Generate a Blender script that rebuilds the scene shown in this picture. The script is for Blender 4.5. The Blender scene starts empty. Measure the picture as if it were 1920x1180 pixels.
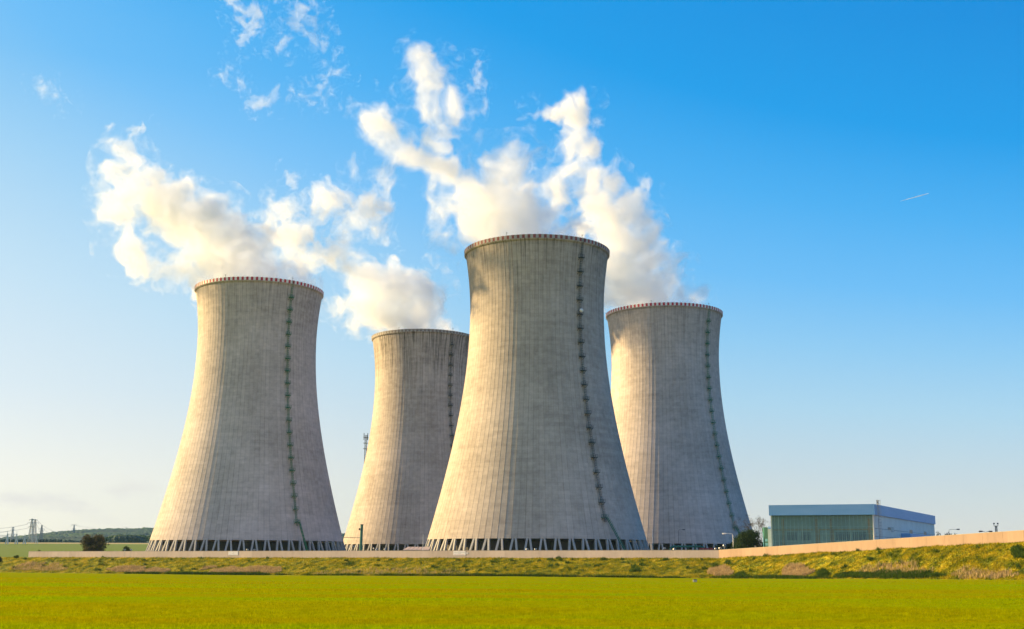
import bpy, math, random
import numpy as np
from math import sin, cos, pi, radians, sqrt, atan2, tan
from mathutils import Matrix, Vector

scene = bpy.context.scene
COL = scene.collection
# ------------------------------------------------------------------ camera
F_PX, PITCH, ROLL = 2267.0, radians(11.38), radians(0.262)
cam_data = bpy.data.cameras.new("camera")
cam_data.sensor_width = 36.0
cam_data.lens = F_PX / 1920 * 36.0
cam_data.clip_start = 0.5
cam_data.clip_end = 60000
cam = bpy.data.objects.new("camera", cam_data)
COL.objects.link(cam)
fwd = np.array([0, cos(PITCH), sin(PITCH)])
up0 = np.array([0, -sin(PITCH), cos(PITCH)])
rt0 = np.array([1.0, 0, 0])
RIGHT = cos(ROLL) * rt0 + sin(ROLL) * up0
UP = -sin(ROLL) * rt0 + cos(ROLL) * up0
cam.matrix_world = Matrix(((RIGHT[0], UP[0], -fwd[0], 0), (RIGHT[1], UP[1], -fwd[1], 0),
                           (RIGHT[2], UP[2], -fwd[2], 0), (0, 0, 0, 1)))
scene.camera = cam

# ------------------------------------------------------------------ sun, sky, exposure
SUN_BEARING, SUN_ELEV = radians(288), radians(17)
SUN_DIR = Vector((sin(SUN_BEARING) * cos(SUN_ELEV), cos(SUN_BEARING) * cos(SUN_ELEV), sin(SUN_ELEV)))
sun_data = bpy.data.lights.new("sun", 'SUN')
sun_data.energy = 5.0
sun_data.angle = radians(0.6)
sun_data.color = (1.0, 0.71, 0.32)
sun = bpy.data.objects.new("sun", sun_data)
COL.objects.link(sun)
sun.rotation_euler = SUN_DIR.to_track_quat('Z', 'Y').to_euler()

vs = scene.view_settings
vs.view_transform = 'Standard'
vs.look = 'None'
vs.gamma = 1.0
vs.use_curve_mapping = False
vs.exposure = 1.35
cy = scene.cycles
cy.volume_bounces = 14
cy.max_bounces = 16
cy.transparent_max_bounces = 24
cy.volume_max_steps = 256

world = bpy.data.worlds.new("World")
scene.world = world
world.use_nodes = True


class NT:
    """small helper for node trees"""
    def __init__(self, tree):
        self.t = tree
    def n(self, kind, **kw):
        nd = self.t.nodes.new(kind)
        for k, v in kw.items():
            setattr(nd, k, v)
        return nd
    def link(self, a, b):
        self.t.links.new(a, b)
    def val(self, sock, v):
        if hasattr(v, 'is_output'):
            self.t.links.new(v, sock)
        else:
            sock.default_value = v
    def math(self, op, a, b=0.0, c=0.0, clamp=False):
        nd = self.n('ShaderNodeMath', operation=op, use_clamp=clamp)
        self.val(nd.inputs[0], a); self.val(nd.inputs[1], b)
        if len(nd.inputs) > 2:
            self.val(nd.inputs[2], c)
        return nd.outputs[0]
    def mixc(self, fac, a, b, mode='MIX'):
        nd = self.n('ShaderNodeMix', data_type='RGBA', blend_type=mode)
        self.val(nd.inputs[0], fac)
        for s, v in ((nd.inputs[6], a), (nd.inputs[7], b)):
            if hasattr(v, 'is_output'):
                self.t.links.new(v, s)
            else:
                s.default_value = (*v, 1.0)
        return nd.outputs[2]
    def ramp(self, fac, stops, interp='LINEAR'):
        nd = self.n('ShaderNodeValToRGB')
        cr = nd.color_ramp
        cr.interpolation = interp
        while len(cr.elements) < len(stops):
            cr.elements.new(0.5)
        for e, (p, c) in zip(cr.elements, stops):
            e.position = p
            e.color = (*c, 1.0) if not isinstance(c, (int, float)) else (c, c, c, 1.0)
        self.val(nd.inputs[0], fac)
        return nd.outputs[0]
    def noise(self, vec, scale, detail=3.0, rough=0.55, dist=0.0, out=0):
        nd = self.n('ShaderNodeTexNoise')
        if vec is not None:
            self.link(vec, nd.inputs['Vector'])
        nd.inputs['Scale'].default_value = scale
        nd.inputs['Detail'].default_value = detail
        nd.inputs['Roughness'].default_value = rough
        nd.inputs['Distortion'].default_value = dist
        return nd.outputs[out]
    def xyz(self, x, y, z):
        nd = self.n('ShaderNodeCombineXYZ')
        self.val(nd.inputs[0], x); self.val(nd.inputs[1], y); self.val(nd.inputs[2], z)
        return nd.outputs[0]
    def sep(self, v):
        nd = self.n('ShaderNodeSeparateXYZ')
        self.link(v, nd.inputs[0])
        return nd.outputs


def srgb(r, g, b):
    f = lambda c: (c / 255 / 12.92) if c / 255 <= 0.04045 else ((c / 255 + 0.055) / 1.055) ** 2.4
    return (f(r), f(g), f(b))


wt = NT(world.node_tree)
for nd in list(world.node_tree.nodes):
    world.node_tree.nodes.remove(nd)
sky = wt.n('ShaderNodeTexSky')
sky.sky_type = 'NISHITA'
sky.sun_disc = False
sky.sun_elevation = SUN_ELEV
sky.sun_rotation = SUN_BEARING
sky.altitude = 380
sky.air_density = 1.0
sky.dust_density = 1.0
tc = wt.n('ShaderNodeTexCoord')
sx, sy_, sz = wt.sep(tc.outputs['Generated'])
elev = wt.math('ARCSINE', sz)                       # radians above the horizon
azim = wt.math('ARCTAN2', sx, sy_)                  # 0 straight north, negative towards the sun
azc = wt.math('MAXIMUM', wt.math('MINIMUM', azim, 0.9), -1.3)
# the air is clearer (deeper blue) away from the sun and high up
e1 = wt.math('ADD', elev, wt.math('MULTIPLY', wt.math('MULTIPLY', azc, 0.36), wt.math('MULTIPLY', elev, 2.4, clamp=True)))
EXPG = 2 ** vs.exposure
def sk(r, g, b):
    c = srgb(r, g, b)
    return tuple(v / EXPG for v in c)
grad = wt.ramp(wt.math('MULTIPLY', e1, 1.0 / 0.72, clamp=True), [
    (0.00, sk(222, 218, 210)), (0.05, sk(216, 218, 217)), (0.10, sk(203, 216, 224)), (0.20, sk(173, 213, 238)), (0.285, sk(143, 203, 244)),
    (0.37, sk(108, 190, 248)), (0.48, sk(72, 176, 244)), (0.60, sk(14, 158, 236)), (0.83, sk(0, 138, 221)), (1.0, sk(0, 118, 205))])
warm = wt.math('MULTIPLY', wt.math('SUBTRACT', 0.05, azc), 2.2, clamp=True)
low = wt.math('SUBTRACT', 1.0, wt.math('MULTIPLY', elev, 2.6, clamp=True), clamp=True)
grad = wt.mixc(wt.math('MULTIPLY', warm, low), grad, wt.ramp(wt.math('MULTIPLY', elev, 2.0, clamp=True), [(0.0, sk(255, 247, 226)), (0.12, sk(255, 251, 240)), (0.26, sk(232, 244, 252)), (0.42, sk(222, 241, 255)), (0.8, sk(205, 235, 255))]))
# low pale clouds far beyond the hills
cn = wt.noise(wt.xyz(wt.math('MULTIPLY', azim, 14.0), wt.math('MULTIPLY', elev, 42.0), 0.0), 1.0, 5.0, 0.55)
cm = wt.math('MULTIPLY', wt.math('SUBTRACT', cn, 0.49), 6.0, clamp=True)
band = wt.math('MULTIPLY', wt.math('MULTIPLY', wt.math('SUBTRACT', elev, 0.018, clamp=True), 60.0, clamp=True),
               wt.math('MULTIPLY', wt.math('SUBTRACT', 0.066, elev, clamp=True), 60.0, clamp=True))
side = wt.math('MULTIPLY', wt.math('SUBTRACT', -0.26, azim), 20.0, clamp=True)
grad = wt.mixc(wt.math('MULTIPLY', wt.math('MULTIPLY', cm, band), wt.math('MULTIPLY', side, 0.8)), grad, sk(232, 226, 224))
skyc = wt.mixc(0.1, (0, 0, 0), sky.outputs[0])
total = wt.mixc(0.97, skyc, grad)
bgn = wt.n('ShaderNodeBackground')
wt.link(total, bgn.inputs[0])
bgn.inputs[1].default_value = 1.0
wo = wt.n('ShaderNodeOutputWorld')
wt.link(bgn.outputs[0], wo.inputs[0])

random.seed(7)
rng = np.random.default_rng(7)


# ------------------------------------------------------------------ pixel -> place
def ray(px, py):
    u, v = px - 960.0, py - 590.0
    u0 = u * cos(ROLL) + v * sin(ROLL)
    v0 = -u * sin(ROLL) + v * cos(ROLL)
    d = np.array([u0, 0, 0]) + F_PX * fwd - v0 * up0
    return d
def at(px, py, Y):
    d = ray(px, py)
    t = Y / d[1]
    return Vector((d[0] * t, Y, d[2] * t))
def horizon(px):
    return 590 + F_PX * tan(PITCH) / cos(ROLL) + (px - 960) * tan(ROLL)
def slope_x(px):
    d = ray(px, horizon(px))
    return d[0] / d[1]
def px_of(x, y, z=0.0):
    p = np.array([x, y, z]); zc = p @ fwd
    return 960 + F_PX * (p @ RIGHT) / zc, 590 - F_PX * (p @ UP) / zc


# ------------------------------------------------------------------ mesh helpers
def tag(o, label=None, cat=None, group=None, kind=None):
    if label: o['label'] = label
    if cat: o['category'] = cat
    if group: o['group'] = group
    if kind: o['kind'] = kind
    return o
def empty(name, loc, label, cat, group=None, rz=0.0):
    o = bpy.data.objects.new(name, None)
    o.empty_display_size = 1.0
    o.location = loc
    o.rotation_euler = (0, 0, rz)
    COL.objects.link(o)
    return tag(o, label, cat, group)
def np_mesh(name, verts, faces, mats, parent=None, smooth=False, fmat=None, loc=None):
    """verts (n,3) array; faces (m,k) int array"""
    verts = np.asarray(verts, dtype=np.float32); faces = np.asarray(faces, dtype=np.int32)
    me = bpy.data.meshes.new(name)
    m, k = faces.shape
    me.vertices.add(len(verts)); me.vertices.foreach_set('co', verts.ravel())
    me.loops.add(m * k); me.loops.foreach_set('vertex_index', faces.ravel())
    me.polygons.add(m); me.polygons.foreach_set('loop_start', np.arange(m, dtype=np.int32) * k)
    if not isinstance(mats, (list, tuple)): mats = [mats]
    for mt in mats: me.materials.append(mt)
    if fmat is not None:
        me.polygons.foreach_set('material_index', np.asarray(fmat, dtype=np.int32))
    me.polygons.foreach_set('use_smooth', np.full(m, smooth, dtype=bool))
    me.update(calc_edges=True)
    o = bpy.data.objects.new(name, me)
    COL.objects.link(o)
    if parent: o.parent = parent
    if loc is not None: o.location = loc
    return o
class MB:
    """collects boxes, bars and tubes"""
    def __init__(self):
        self.v = []; self.f = []; self.m = []
    def add(self, vs_, fs, mi=0):
        b = len(self.v)
        self.v += [tuple(p) for p in vs_]
        self.f += [tuple(b + i for i in q) for q in fs]
        self.m += [mi] * len(fs)
    def box(self, x0, x1, y0, y1, z0, z1, mi=0):
        v = [(x, y, z) for z in (z0, z1) for y in (y0, y1) for x in (x0, x1)]
        self.add(v, [(0, 2, 3, 1), (4, 5, 7, 6), (0, 1, 5, 4), (2, 6, 7, 3), (0, 4, 6, 2), (1, 3, 7, 5)], mi)
    def bar(self, a, b, w, h=None, mi=0, upv=(0, 0, 1)):
        h = h or w
        a = Vector(a); b = Vector(b); d = (b - a)
        if d.length < 1e-6: return
        d.normalize(); u = Vector(upv)
        if abs(d.dot(u)) > 0.97: u = Vector((1, 0, 0))
        s = d.cross(u).normalized(); t = s.cross(d).normalized()
        v = []
        for p in (a, b):
            for i, j in ((-1, -1), (1, -1), (1, 1), (-1, 1)):
                v.append(p + s * (i * w / 2) + t * (j * h / 2))
        self.add(v, [(0, 1, 2, 3), (7, 6, 5, 4), (0, 4, 5, 1), (1, 5, 6, 2), (2, 6, 7, 3), (3, 7, 4, 0)], mi)
    def tube(self, pts, r, n=8, mi=0, cap=True):
        pts = [Vector(p) for p in pts]
        rs = r if isinstance(r, (list, tuple)) else [r] * len(pts)
        v = []
        for i, p in enumerate(pts):
            d = (pts[min(i + 1, len(pts) - 1)] - pts[max(i - 1, 0)]).normalized()
            u = Vector((0, 0, 1)) if abs(d.z) < 0.9 else Vector((1, 0, 0))
            s = d.cross(u).normalized(); t = s.cross(d).normalized()
            for k in range(n):
                a = 2 * pi * k / n
                v.append(p + (s * cos(a) + t * sin(a)) * rs[i])
        f = []
        for i in range(len(pts) - 1):
            for k in range(n):
                k2 = (k + 1) % n
                f.append((i * n + k, i * n + k2, (i + 1) * n + k2, (i + 1) * n + k))
        if cap:
            f.append(tuple(range(n - 1, -1, -1))); f.append(tuple((len(pts) - 1) * n + k for k in range(n)))
        self.add(v, f, mi)
    def build(self, name, mats, parent=None, loc=None, rz=None, smooth=False):
        me = bpy.data.meshes.new(name)
        me.from_pydata([tuple(p) for p in self.v], [], self.f)
        if not isinstance(mats, (list, tuple)): mats = [mats]
        for m in mats: me.materials.append(m)
        me.polygons.foreach_set('material_index', self.m)
        if smooth: me.polygons.foreach_set('use_smooth', [True] * len(self.f))
        me.update()
        o = bpy.data.objects.new(name, me)
        COL.objects.link(o)
        if parent: o.parent = parent
        if loc is not None: o.location = loc
        if rz is not None: o.rotation_euler = (0, 0, rz)
        return o
def copy_tree(o, parent=None, kids=None):
    c = o.copy(); COL.objects.link(c)
    if parent: c.parent = parent
    for ch in list(o.children):
        copy_tree(ch, c)
    return c


# ------------------------------------------------------------------ numpy noise
def hash_grid(seed, n=64):
    return np.random.default_rng(seed).random((n, n, n), dtype=np.float32)
_HG = hash_grid(11)
def vnoise(x, y, z, seed=0):
    """smooth value noise in -1..1 at float32 arrays"""
    x = x + seed * 17.13; y = y + seed * 7.71; z = z + seed * 3.37
    xi = np.floor(x); yi = np.floor(y); zi = np.floor(z)
    fx = (x - xi).astype(np.float32); fy = (y - yi).astype(np.float32); fz = (z - zi).astype(np.float32)
    fx = fx * fx * (3 - 2 * fx); fy = fy * fy * (3 - 2 * fy); fz = fz * fz * (3 - 2 * fz)
    xi = xi.astype(np.int32); yi = yi.astype(np.int32); zi = zi.astype(np.int32)
    r = 0
    for dx in (0, 1):
        wx = fx if dx else 1 - fx
        X = (xi + dx) & 63
        for dy in (0, 1):
            wy = fy if dy else 1 - fy
            Y = (yi + dy) & 63
            for dz in (0, 1):
                wz = fz if dz else 1 - fz
                r = r + wx * wy * wz * _HG[X, Y, (zi + dz) & 63]
    return r * 2 - 1
def fbm(x, y, z, octs=4, seed=0, gain=0.5):
    a = 1.0; t = 0; s = 0
    for i in range(octs):
        t = t + a * vnoise(x, y, z, seed + i); s += a
        a *= gain; x = x * 2.03; y = y * 2.03; z = z * 2.03
    return t / s


# ------------------------------------------------------------------ materials
def mat(name, color=(0.5, 0.5, 0.5), rough=0.8, metal=0.0, var=0.0, vscale=1.0, spec=None, alpha=None):
    m = bpy.data.materials.new(name)
    m.use_nodes = True
    t = NT(m.node_tree)
    b = m.node_tree.nodes['Principled BSDF']
    b.inputs['Roughness'].default_value = rough
    b.inputs['Metallic'].default_value = metal
    if spec is not None: b.inputs['Specular IOR Level'].default_value = spec
    tcn = t.n('ShaderNodeTexCoord')
    nz = t.noise(tcn.outputs['Object'], vscale, 4.0, 0.6)
    k = t.ramp(nz, [(0.3, 1 - var), (0.7, 1 + 0 * var)])
    c = t.mixc(1.0, color, k, 'MULTIPLY')
    t.link(c, b.inputs['Base Color'])
    return m

def leaf_mat(name, stops, scale=0.15, trans=0.35, detail=4.0, fine=None, coords='Generated', spec=0.2, bands=False):
    m = bpy.data.materials.new(name)
    m.use_nodes = True
    t = NT(m.node_tree)
    b = m.node_tree.nodes['Principled BSDF']
    out = m.node_tree.nodes['Material Output']
    b.inputs['Roughness'].default_value = 0.85
    b.inputs['Specular IOR Level'].default_value = spec
    g = t.n('ShaderNodeNewGeometry')
    nz = t.noise(g.outputs['Position'], scale, detail, 0.6)
    if bands:       # long drifts of colour across the sown rows, as in the soil below
        bx, by, bz = t.sep(g.outputs['Position'])
        big = t.noise(t.xyz(t.math('MULTIPLY', bx, 0.006), t.math('MULTIPLY', by, 0.05), 0.0), 1.0, 4.0, 0.6)
        nz = t.math('ADD', t.math('MULTIPLY', big, 0.75), t.math('MULTIPLY', nz, 0.25))
    c = t.ramp(nz, stops)
    if fine:
        n2 = t.noise(g.outputs['Position'], fine, 2.0, 0.6)
        c = t.mixc(1.0, c, t.ramp(n2, [(0.3, 0.65), (0.7, 1.25)]), 'MULTIPLY')
    t.link(c, b.inputs['Base Color'])
    tr = t.n('ShaderNodeBsdfTranslucent')
    t.link(c, tr.inputs[0])
    mx = t.n('ShaderNodeMixShader')
    mx.inputs[0].default_value = trans
    t.link(b.outputs[0], mx.inputs[1]); t.link(tr.outputs[0], mx.inputs[2])
    t.link(mx.outputs[0], out.inputs['Surface'])
    return m

def concrete_shell(name, base, streak, top_dirt, seed, inside=False):
    m = bpy.data.materials.new(name)
    m.use_nodes = True
    t = NT(m.node_tree)
    b = m.node_tree.nodes['Principled BSDF']
    b.inputs['Roughness'].default_value = 0.92
    b.inputs['Specular IOR Level'].default_value = 0.15
    tcn = t.n('ShaderNodeTexCoord')
    x, y, z = t.sep(tcn.outputs['Object'])
    ang = t.math('ARCTAN2', y, x)
    # one shutter bay = 2*pi/104
    bay = t.math('FLOOR', t.math('MULTIPLY', ang, 104 / (2 * pi)))
    lift = t.math('FLOOR', t.math('MULTIPLY', z, 1 / 1.5))
    wn = t.n('ShaderNodeTexWhiteNoise', noise_dimensions='3D')
    t.link(t.xyz(bay, lift, float(seed)), wn.inputs['Vector'])
    wb = t.n('ShaderNodeTexWhiteNoise', noise_dimensions='2D')
    t.link(t.xyz(bay, float(seed), 0.0), wb.inputs['Vector'])
    wl = t.n('ShaderNodeTexWhiteNoise', noise_dimensions='2D')
    t.link(t.xyz(lift, float(seed) + 3.0, 0.0), wl.inputs['Vector'])
    # long vertical rain streaks
    sv = t.xyz(t.math('MULTIPLY', ang, 34.0), t.math('MULTIPLY', z, 0.028), float(seed) * 2.1)
    s1 = t.noise(sv, 1.6, 5.0, 0.62)
    sv2 = t.xyz(t.math('MULTIPLY', ang, 60.0), t.math('MULTIPLY', z, 0.06), float(seed))
    s2 = t.noise(sv2, 1.3, 4.0, 0.7)
    cloudy = t.noise(tcn.outputs['Object'], 0.035, 5.0, 0.6)
    mott = t.noise(tcn.outputs['Object'], 0.5, 5.0, 0.65)
    hb = t.xyz(t.math('MULTIPLY', ang, 4.0), t.math('MULTIPLY', z, 0.55), float(seed))
    hband = t.noise(hb, 1.0, 4.0, 0.65)
    v = t.math('ADD', 1.0, t.math('MULTIPLY', t.math('SUBTRACT', wn.outputs[0], 0.5), 0.09))
    v = t.math('ADD', v, t.math('MULTIPLY', t.math('SUBTRACT', wb.outputs[0], 0.5), 0.09))
    v = t.math('ADD', v, t.math('MULTIPLY', t.math('SUBTRACT', wl.outputs[0], 0.5), 0.07))
    v = t.math('ADD', v, t.math('MULTIPLY', t.math('SUBTRACT', mott, 0.5), 0.6))
    v = t.math('ADD', v, t.math('MULTIPLY', t.math('SUBTRACT', hband, 0.5), 0.5))
    v = t.math('ADD', v, t.math('MULTIPLY', t.math('SUBTRACT', cloudy, 0.5), 0.85))
    v = t.math('ADD', v, t.math('MULTIPLY', t.math('SUBTRACT', s2, 0.5), streak))
    # dark streaks running down from the rim
    hgt = t.math('MULTIPLY', t.math('SUBTRACT', z, 60.0), 1 / 62.0, clamp=True)
    top = t.math('POWER', hgt, 2.2)
    st = t.math('MULTIPLY', t.math('SUBTRACT', s1, 0.46), 5.0, clamp=True)
    v = t.math('SUBTRACT', v, t.math('MULTIPLY', t.math('MULTIPLY', st, top), top_dirt))
    # darker line along every rib, its strength random per bay
    fr_ = t.math('ABSOLUTE', t.math('SUBTRACT', t.math('FRACT', t.math('ADD', t.math('MULTIPLY', ang, 104 / (2 * pi)), 0.5)), 0.5))
    seam = t.math('MULTIPLY', t.math('SUBTRACT', 0.075, fr_, clamp=True), 18.0, clamp=True)
    v = t.math('SUBTRACT', v, t.math('MULTIPLY', seam, t.math('MULTIPLY', wb.outputs[0], 0.34)))
    v = t.math('MAXIMUM', v, 0.25)
    warmc = t.mixc(t.math('MULTIPLY', cloudy, 1.0), tuple(c * k for c, k in zip(base, (1.0, 0.97, 0.92))), tuple(c * k for c, k in zip(base, (1.0, 1.0, 1.04))))
    c = t.mixc(1.0, warmc, t.xyz(v, v, v), 'MULTIPLY')
    # joints between shutter lifts, thin and faint
    jz = t.math('ABSOLUTE', t.math('SUBTRACT', t.math('FRACT', t.math('MULTIPLY', z, 1 / 1.5)), 0.5))
    jl = t.math('MULTIPLY', t.math('SUBTRACT', jz, 0.44), 20.0, clamp=True)
    jl = t.math('MULTIPLY', jl, t.math('MULTIPLY', t.math('SUBTRACT', mott, 0.42, clamp=True), 1.4))
    c = t.mixc(jl, c, tuple(v_ * 0.5 for v_ in base))
    t.link(c, b.inputs['Base Color'])
    bp = t.n('ShaderNodeBump')
    bp.inputs['Strength'].default_value = 0.5
    bp.inputs['Distance'].default_value = 0.10
    t.link(t.math('ADD', mott, t.math('MULTIPLY', hband, 0.8)), bp.inputs['Height'])
    t.link(bp.outputs[0], b.inputs['Normal'])
    return m

def plain_concrete(name, base, seam=6.0):
    m = bpy.data.materials.new(name)
    m.use_nodes = True
    t = NT(m.node_tree)
    b = m.node_tree.nodes['Principled BSDF']
    b.inputs['Roughness'].default_value = 0.9
    b.inputs['Specular IOR Level'].default_value = 0.2
    tcn = t.n('ShaderNodeTexCoord')
    x, y, z = t.sep(tcn.outputs['Object'])
    pan = t.math('FLOOR', t.math('MULTIPLY', x, 1 / seam))
    wn = t.n('ShaderNodeTexWhiteNoise', noise_dimensions='1D')
    t.link(pan, wn.inputs['W'])
    n1 = t.noise(t.xyz(t.math('MULTIPLY', x, 0.8), y, t.math('MULTIPLY', z, 0.3)), 1.0, 5.0, 0.65)
    n2 = t.noise(tcn.outputs['Object'], 0.05, 3.0, 0.5)
    v = t.math('ADD', 0.86, t.math('MULTIPLY', wn.outputs[0], 0.12))
    v = t.math('ADD', v, t.math('MULTIPLY', t.math('SUBTRACT', n1, 0.5), 0.35))
    v = t.math('ADD', v, t.math('MULTIPLY', t.math('SUBTRACT', n2, 0.5), 0.4))
    c = t.mixc(1.0, base, t.xyz(v, v, v), 'MULTIPLY')
    t.link(c, b.inputs['Base Color'])
    return m

def vol_mat(name, dens, color=(0.984, 0.992, 0.9995), aniso=0.2):
    m = bpy.data.materials.new(name)
    m.use_nodes = True
    nt = m.node_tree
    for nd in list(nt.nodes): nt.nodes.remove(nd)
    o = nt.nodes.new('ShaderNodeOutputMaterial')
    v = nt.nodes.new('ShaderNodeVolumePrincipled')
    v.inputs['Color'].default_value = (*color, 1)
    v.inputs['Density'].default_value = dens
    v.inputs['Anisotropy'].default_value = aniso
    nt.links.new(v.outputs[0], o.inputs['Volume'])
    return m

M = {}
M['green'] = mat('green_paint', (0.015, 0.19, 0.085), 0.6, var=0.3, vscale=0.6)
M['teal_paint'] = mat('teal_green_paint', (0.01, 0.13, 0.10), 0.55, var=0.2, vscale=0.6)
M['dark_steel'] = mat('weathered_dark_steel', (0.035, 0.05, 0.052), 0.7, var=0.3, vscale=0.6)
M['galv'] = mat('galvanised_steel', (0.42, 0.43, 0.43), 0.5, 0.2, var=0.2, vscale=2.0)
M['galv_dark'] = mat('old_galvanised_steel', (0.17, 0.17, 0.17), 0.6, 0.2, var=0.2, vscale=2.0)
M['white'] = mat('white_paint', (0.78, 0.78, 0.76), 0.5, var=0.08, vscale=3.0)
M['lens'] = mat('dark_lens', (0.03, 0.03, 0.035), 0.15)
M['column'] = mat('column_concrete', (0.42, 0.41, 0.39), 0.9, var=0.22, vscale=0.7)
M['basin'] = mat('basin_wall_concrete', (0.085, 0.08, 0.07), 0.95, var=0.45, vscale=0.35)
M['red_band'] = mat('red_warning_paint', (0.50, 0.008, 0.035), 0.6, var=0.25, vscale=1.5)
M['white_band'] = mat('white_warning_paint', (0.82, 0.80, 0.77), 0.6, var=0.15, vscale=1.5)
M['red_faded'] = mat('faded_red_warning_paint', (0.32, 0.085, 0.075), 0.8, var=0.5, vscale=0.5)
M['white_faded'] = mat('faded_white_warning_paint', (0.46, 0.44, 0.41), 0.8, var=0.3, vscale=0.5)
M['red_old'] = mat('worn_red_warning_paint', (0.24, 0.19, 0.175), 0.85, var=0.4, vscale=0.4)
M['white_old'] = mat('worn_white_warning_paint', (0.36, 0.35, 0.33), 0.85, var=0.3, vscale=0.4)
M['wall'] = plain_concrete('boundary_wall_concrete', (0.60, 0.49, 0.43))  # colour lightened to make up for the sun only grazing this wall
M['wall_dimmed_for_sun'] = plain_concrete('wall_concrete_dimmed_for_sun', (0.33, 0.235, 0.175))  # right wall: colour darkened to offset the stronger sun falling on it
M['coping'] = mat('coping_concrete', (0.40, 0.36, 0.31), 0.9, var=0.2, vscale=0.8)

# ------------------------------------------------------------------ lie of the land
W0 = at(53, 1045.5, 520); W1 = at(1348, 1047.3, 378); W2 = at(1920, 1016.5, 270)
dL = (W1 - W0); dR = (W2 - W1)
def wall_at(px):
    """plan position of the wall line (and the bank's crest) in the column px: Y, z of base"""
    k = slope_x(px)
    # left line extended to the left
    def hit(P, D):
        # P + t D with x = k y
        t = (k * P.y - P.x) / (D.x - k * D.y)
        return t
    if px <= 1348:
        t = hit(W0, dL)
        z = W0.z + dL.z * max(t, 0.0)
        return W0.y + t * dL.y, z
    t = hit(W1, dR)
    return W1.y + t * dR.y, W1.z + dR.z * min(t, 1.25)
FOOT_PX = [-2600, -1000, 0, 480, 960, 1340, 1700, 1920, 2600, 3600]
FOOT_Y = [1068, 1071, 1073.5, 1079, 1081, 1085, 1086.5, 1088, 1091, 1096]
def foot_at(px):
    Yw, zb = wall_at(px)
    py = np.interp(px, FOOT_PX, FOOT_Y)
    back = np.interp(px, [1348, 1920], [26, 17])
    Yf = Yw - back
    py = py + (horizon(px) - horizon(float(np.clip(px, -200, 2200))))
    z = at(px, py, Yf).z
    return Yf, z
COLS = np.concatenate([np.arange(-2400, -60, 60), np.arange(-60, 1981, 2.5), np.arange(1990, 3500, 60)])
cX = np.array([slope_x(p) for p in COLS])
cW = np.array([wall_at(p) for p in COLS]); cF = np.array([foot_at(p) for p in COLS])
def field_z(px, Y):
    Yf = np.interp(px, COLS, cF[:, 0]); zf = np.interp(px, COLS, cF[:, 1])
    return -1.75 + (zf + 1.75) * (Y / Yf)
def grid_faces(nc, nr):
    i = np.arange(nc - 1)[:, None]; j = np.arange(nr - 1)[None, :]
    a = i * nr + j
    return np.stack([a, a + nr, a + nr + 1, a + 1], -1).reshape(-1, 4)

M['crop'] = None
def crop_material():
    m = bpy.data.materials.new('young_cereal_crop')
    m.use_nodes = True
    t = NT(m.node_tree)
    b = m.node_tree.nodes['Principled BSDF']
    b.inputs['Roughness'].default_value = 0.95
    b.inputs['Specular IOR Level'].default_value = 0.0
    g = t.n('ShaderNodeNewGeometry')
    x, y, z = t.sep(g.outputs['Position'])
    big = t.noise(t.xyz(t.math('MULTIPLY', x, 0.006), t.math('MULTIPLY', y, 0.05), 0.0), 1.0, 4.0, 0.6)
    mid = t.noise(t.xyz(t.math('MULTIPLY', x, 0.05), t.math('MULTIPLY', y, 0.16), 0.0), 1.0, 4.0, 0.65)
    fine = t.noise(g.outputs['Position'], 1.1, 6.0, 0.75)
    k = t.math('ADD', t.math('MULTIPLY', big, 0.6), t.math('MULTIPLY', mid, 0.4))
    c = t.ramp(k, [(0.38, (0.305, 0.255, 0.0005)), (0.49, (0.28, 0.288, 0.0005)), (0.60, (0.22, 0.325, 0.0005))])
    c = t.mixc(1.0, c, t.ramp(fine, [(0.3, 0.78), (0.72, 1.12)]), 'MULTIPLY')
    t.link(c, b.inputs['Base Color'])
    bp = t.n('ShaderNodeBump')
    bp.inputs['Strength'].default_value = 0.8
    bp.inputs['Distance'].default_value = 0.15
    t.link(fine, bp.inputs['Height'])
    t.link(bp.outputs[0], b.inputs['Normal'])
    return m
M['crop'] = crop_material()

# field in front
rowsf = np.concatenate([[-20.0], np.geomspace(6, 1, 1), np.linspace(0.03, 1.0, 110) * 1.0])
def build_field():
    nr = 110
    u = np.linspace(0, 1, nr) ** 1.4
    cols = COLS[::4] if (len(COLS) - 1) % 4 == 0 else np.append(COLS[::4], COLS[-1])
    sx_ = np.interp(cols, COLS, cX); Yf = np.interp(cols, COLS, cF[:, 0]); zf = np.interp(cols, COLS, cF[:, 1])
    Y = 3.0 + (Yf[:, None] + 0.6 - 3.0) * u[None, :]
    Z = -1.75 + (zf[:, None] + 1.75) * (Y / Yf[:, None])
    X = sx_[:, None] * Y
    Z = Z + 0.06 * fbm(X * 0.08, Y * 0.08, 0 * X, 3, 5)
    P = np.stack([X, Y, Z], -1).reshape(-1, 3)
    return np_mesh('field', P, grid_faces(len(cols), nr), M['crop'], smooth=True)
tag(build_field(), kind='structure')
# ground under and behind the camera
gb = MB()
gb.add([(-900, -400, -1.8), (900, -400, -1.8), (900, 3.05, -1.8), (-900, 3.05, -1.8)], [(0, 1, 2, 3)])
tag(gb.build('ground_behind_viewpoint', M['crop']), kind='structure')

gb = MB()
gb.add([(-7000, -5000, -12), (7000, -5000, -12), (7000, 5500, -12), (-7000, 5500, -12)], [(0, 1, 2, 3)])
tag(gb.build('ground', M['crop']), kind='structure')
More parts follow.
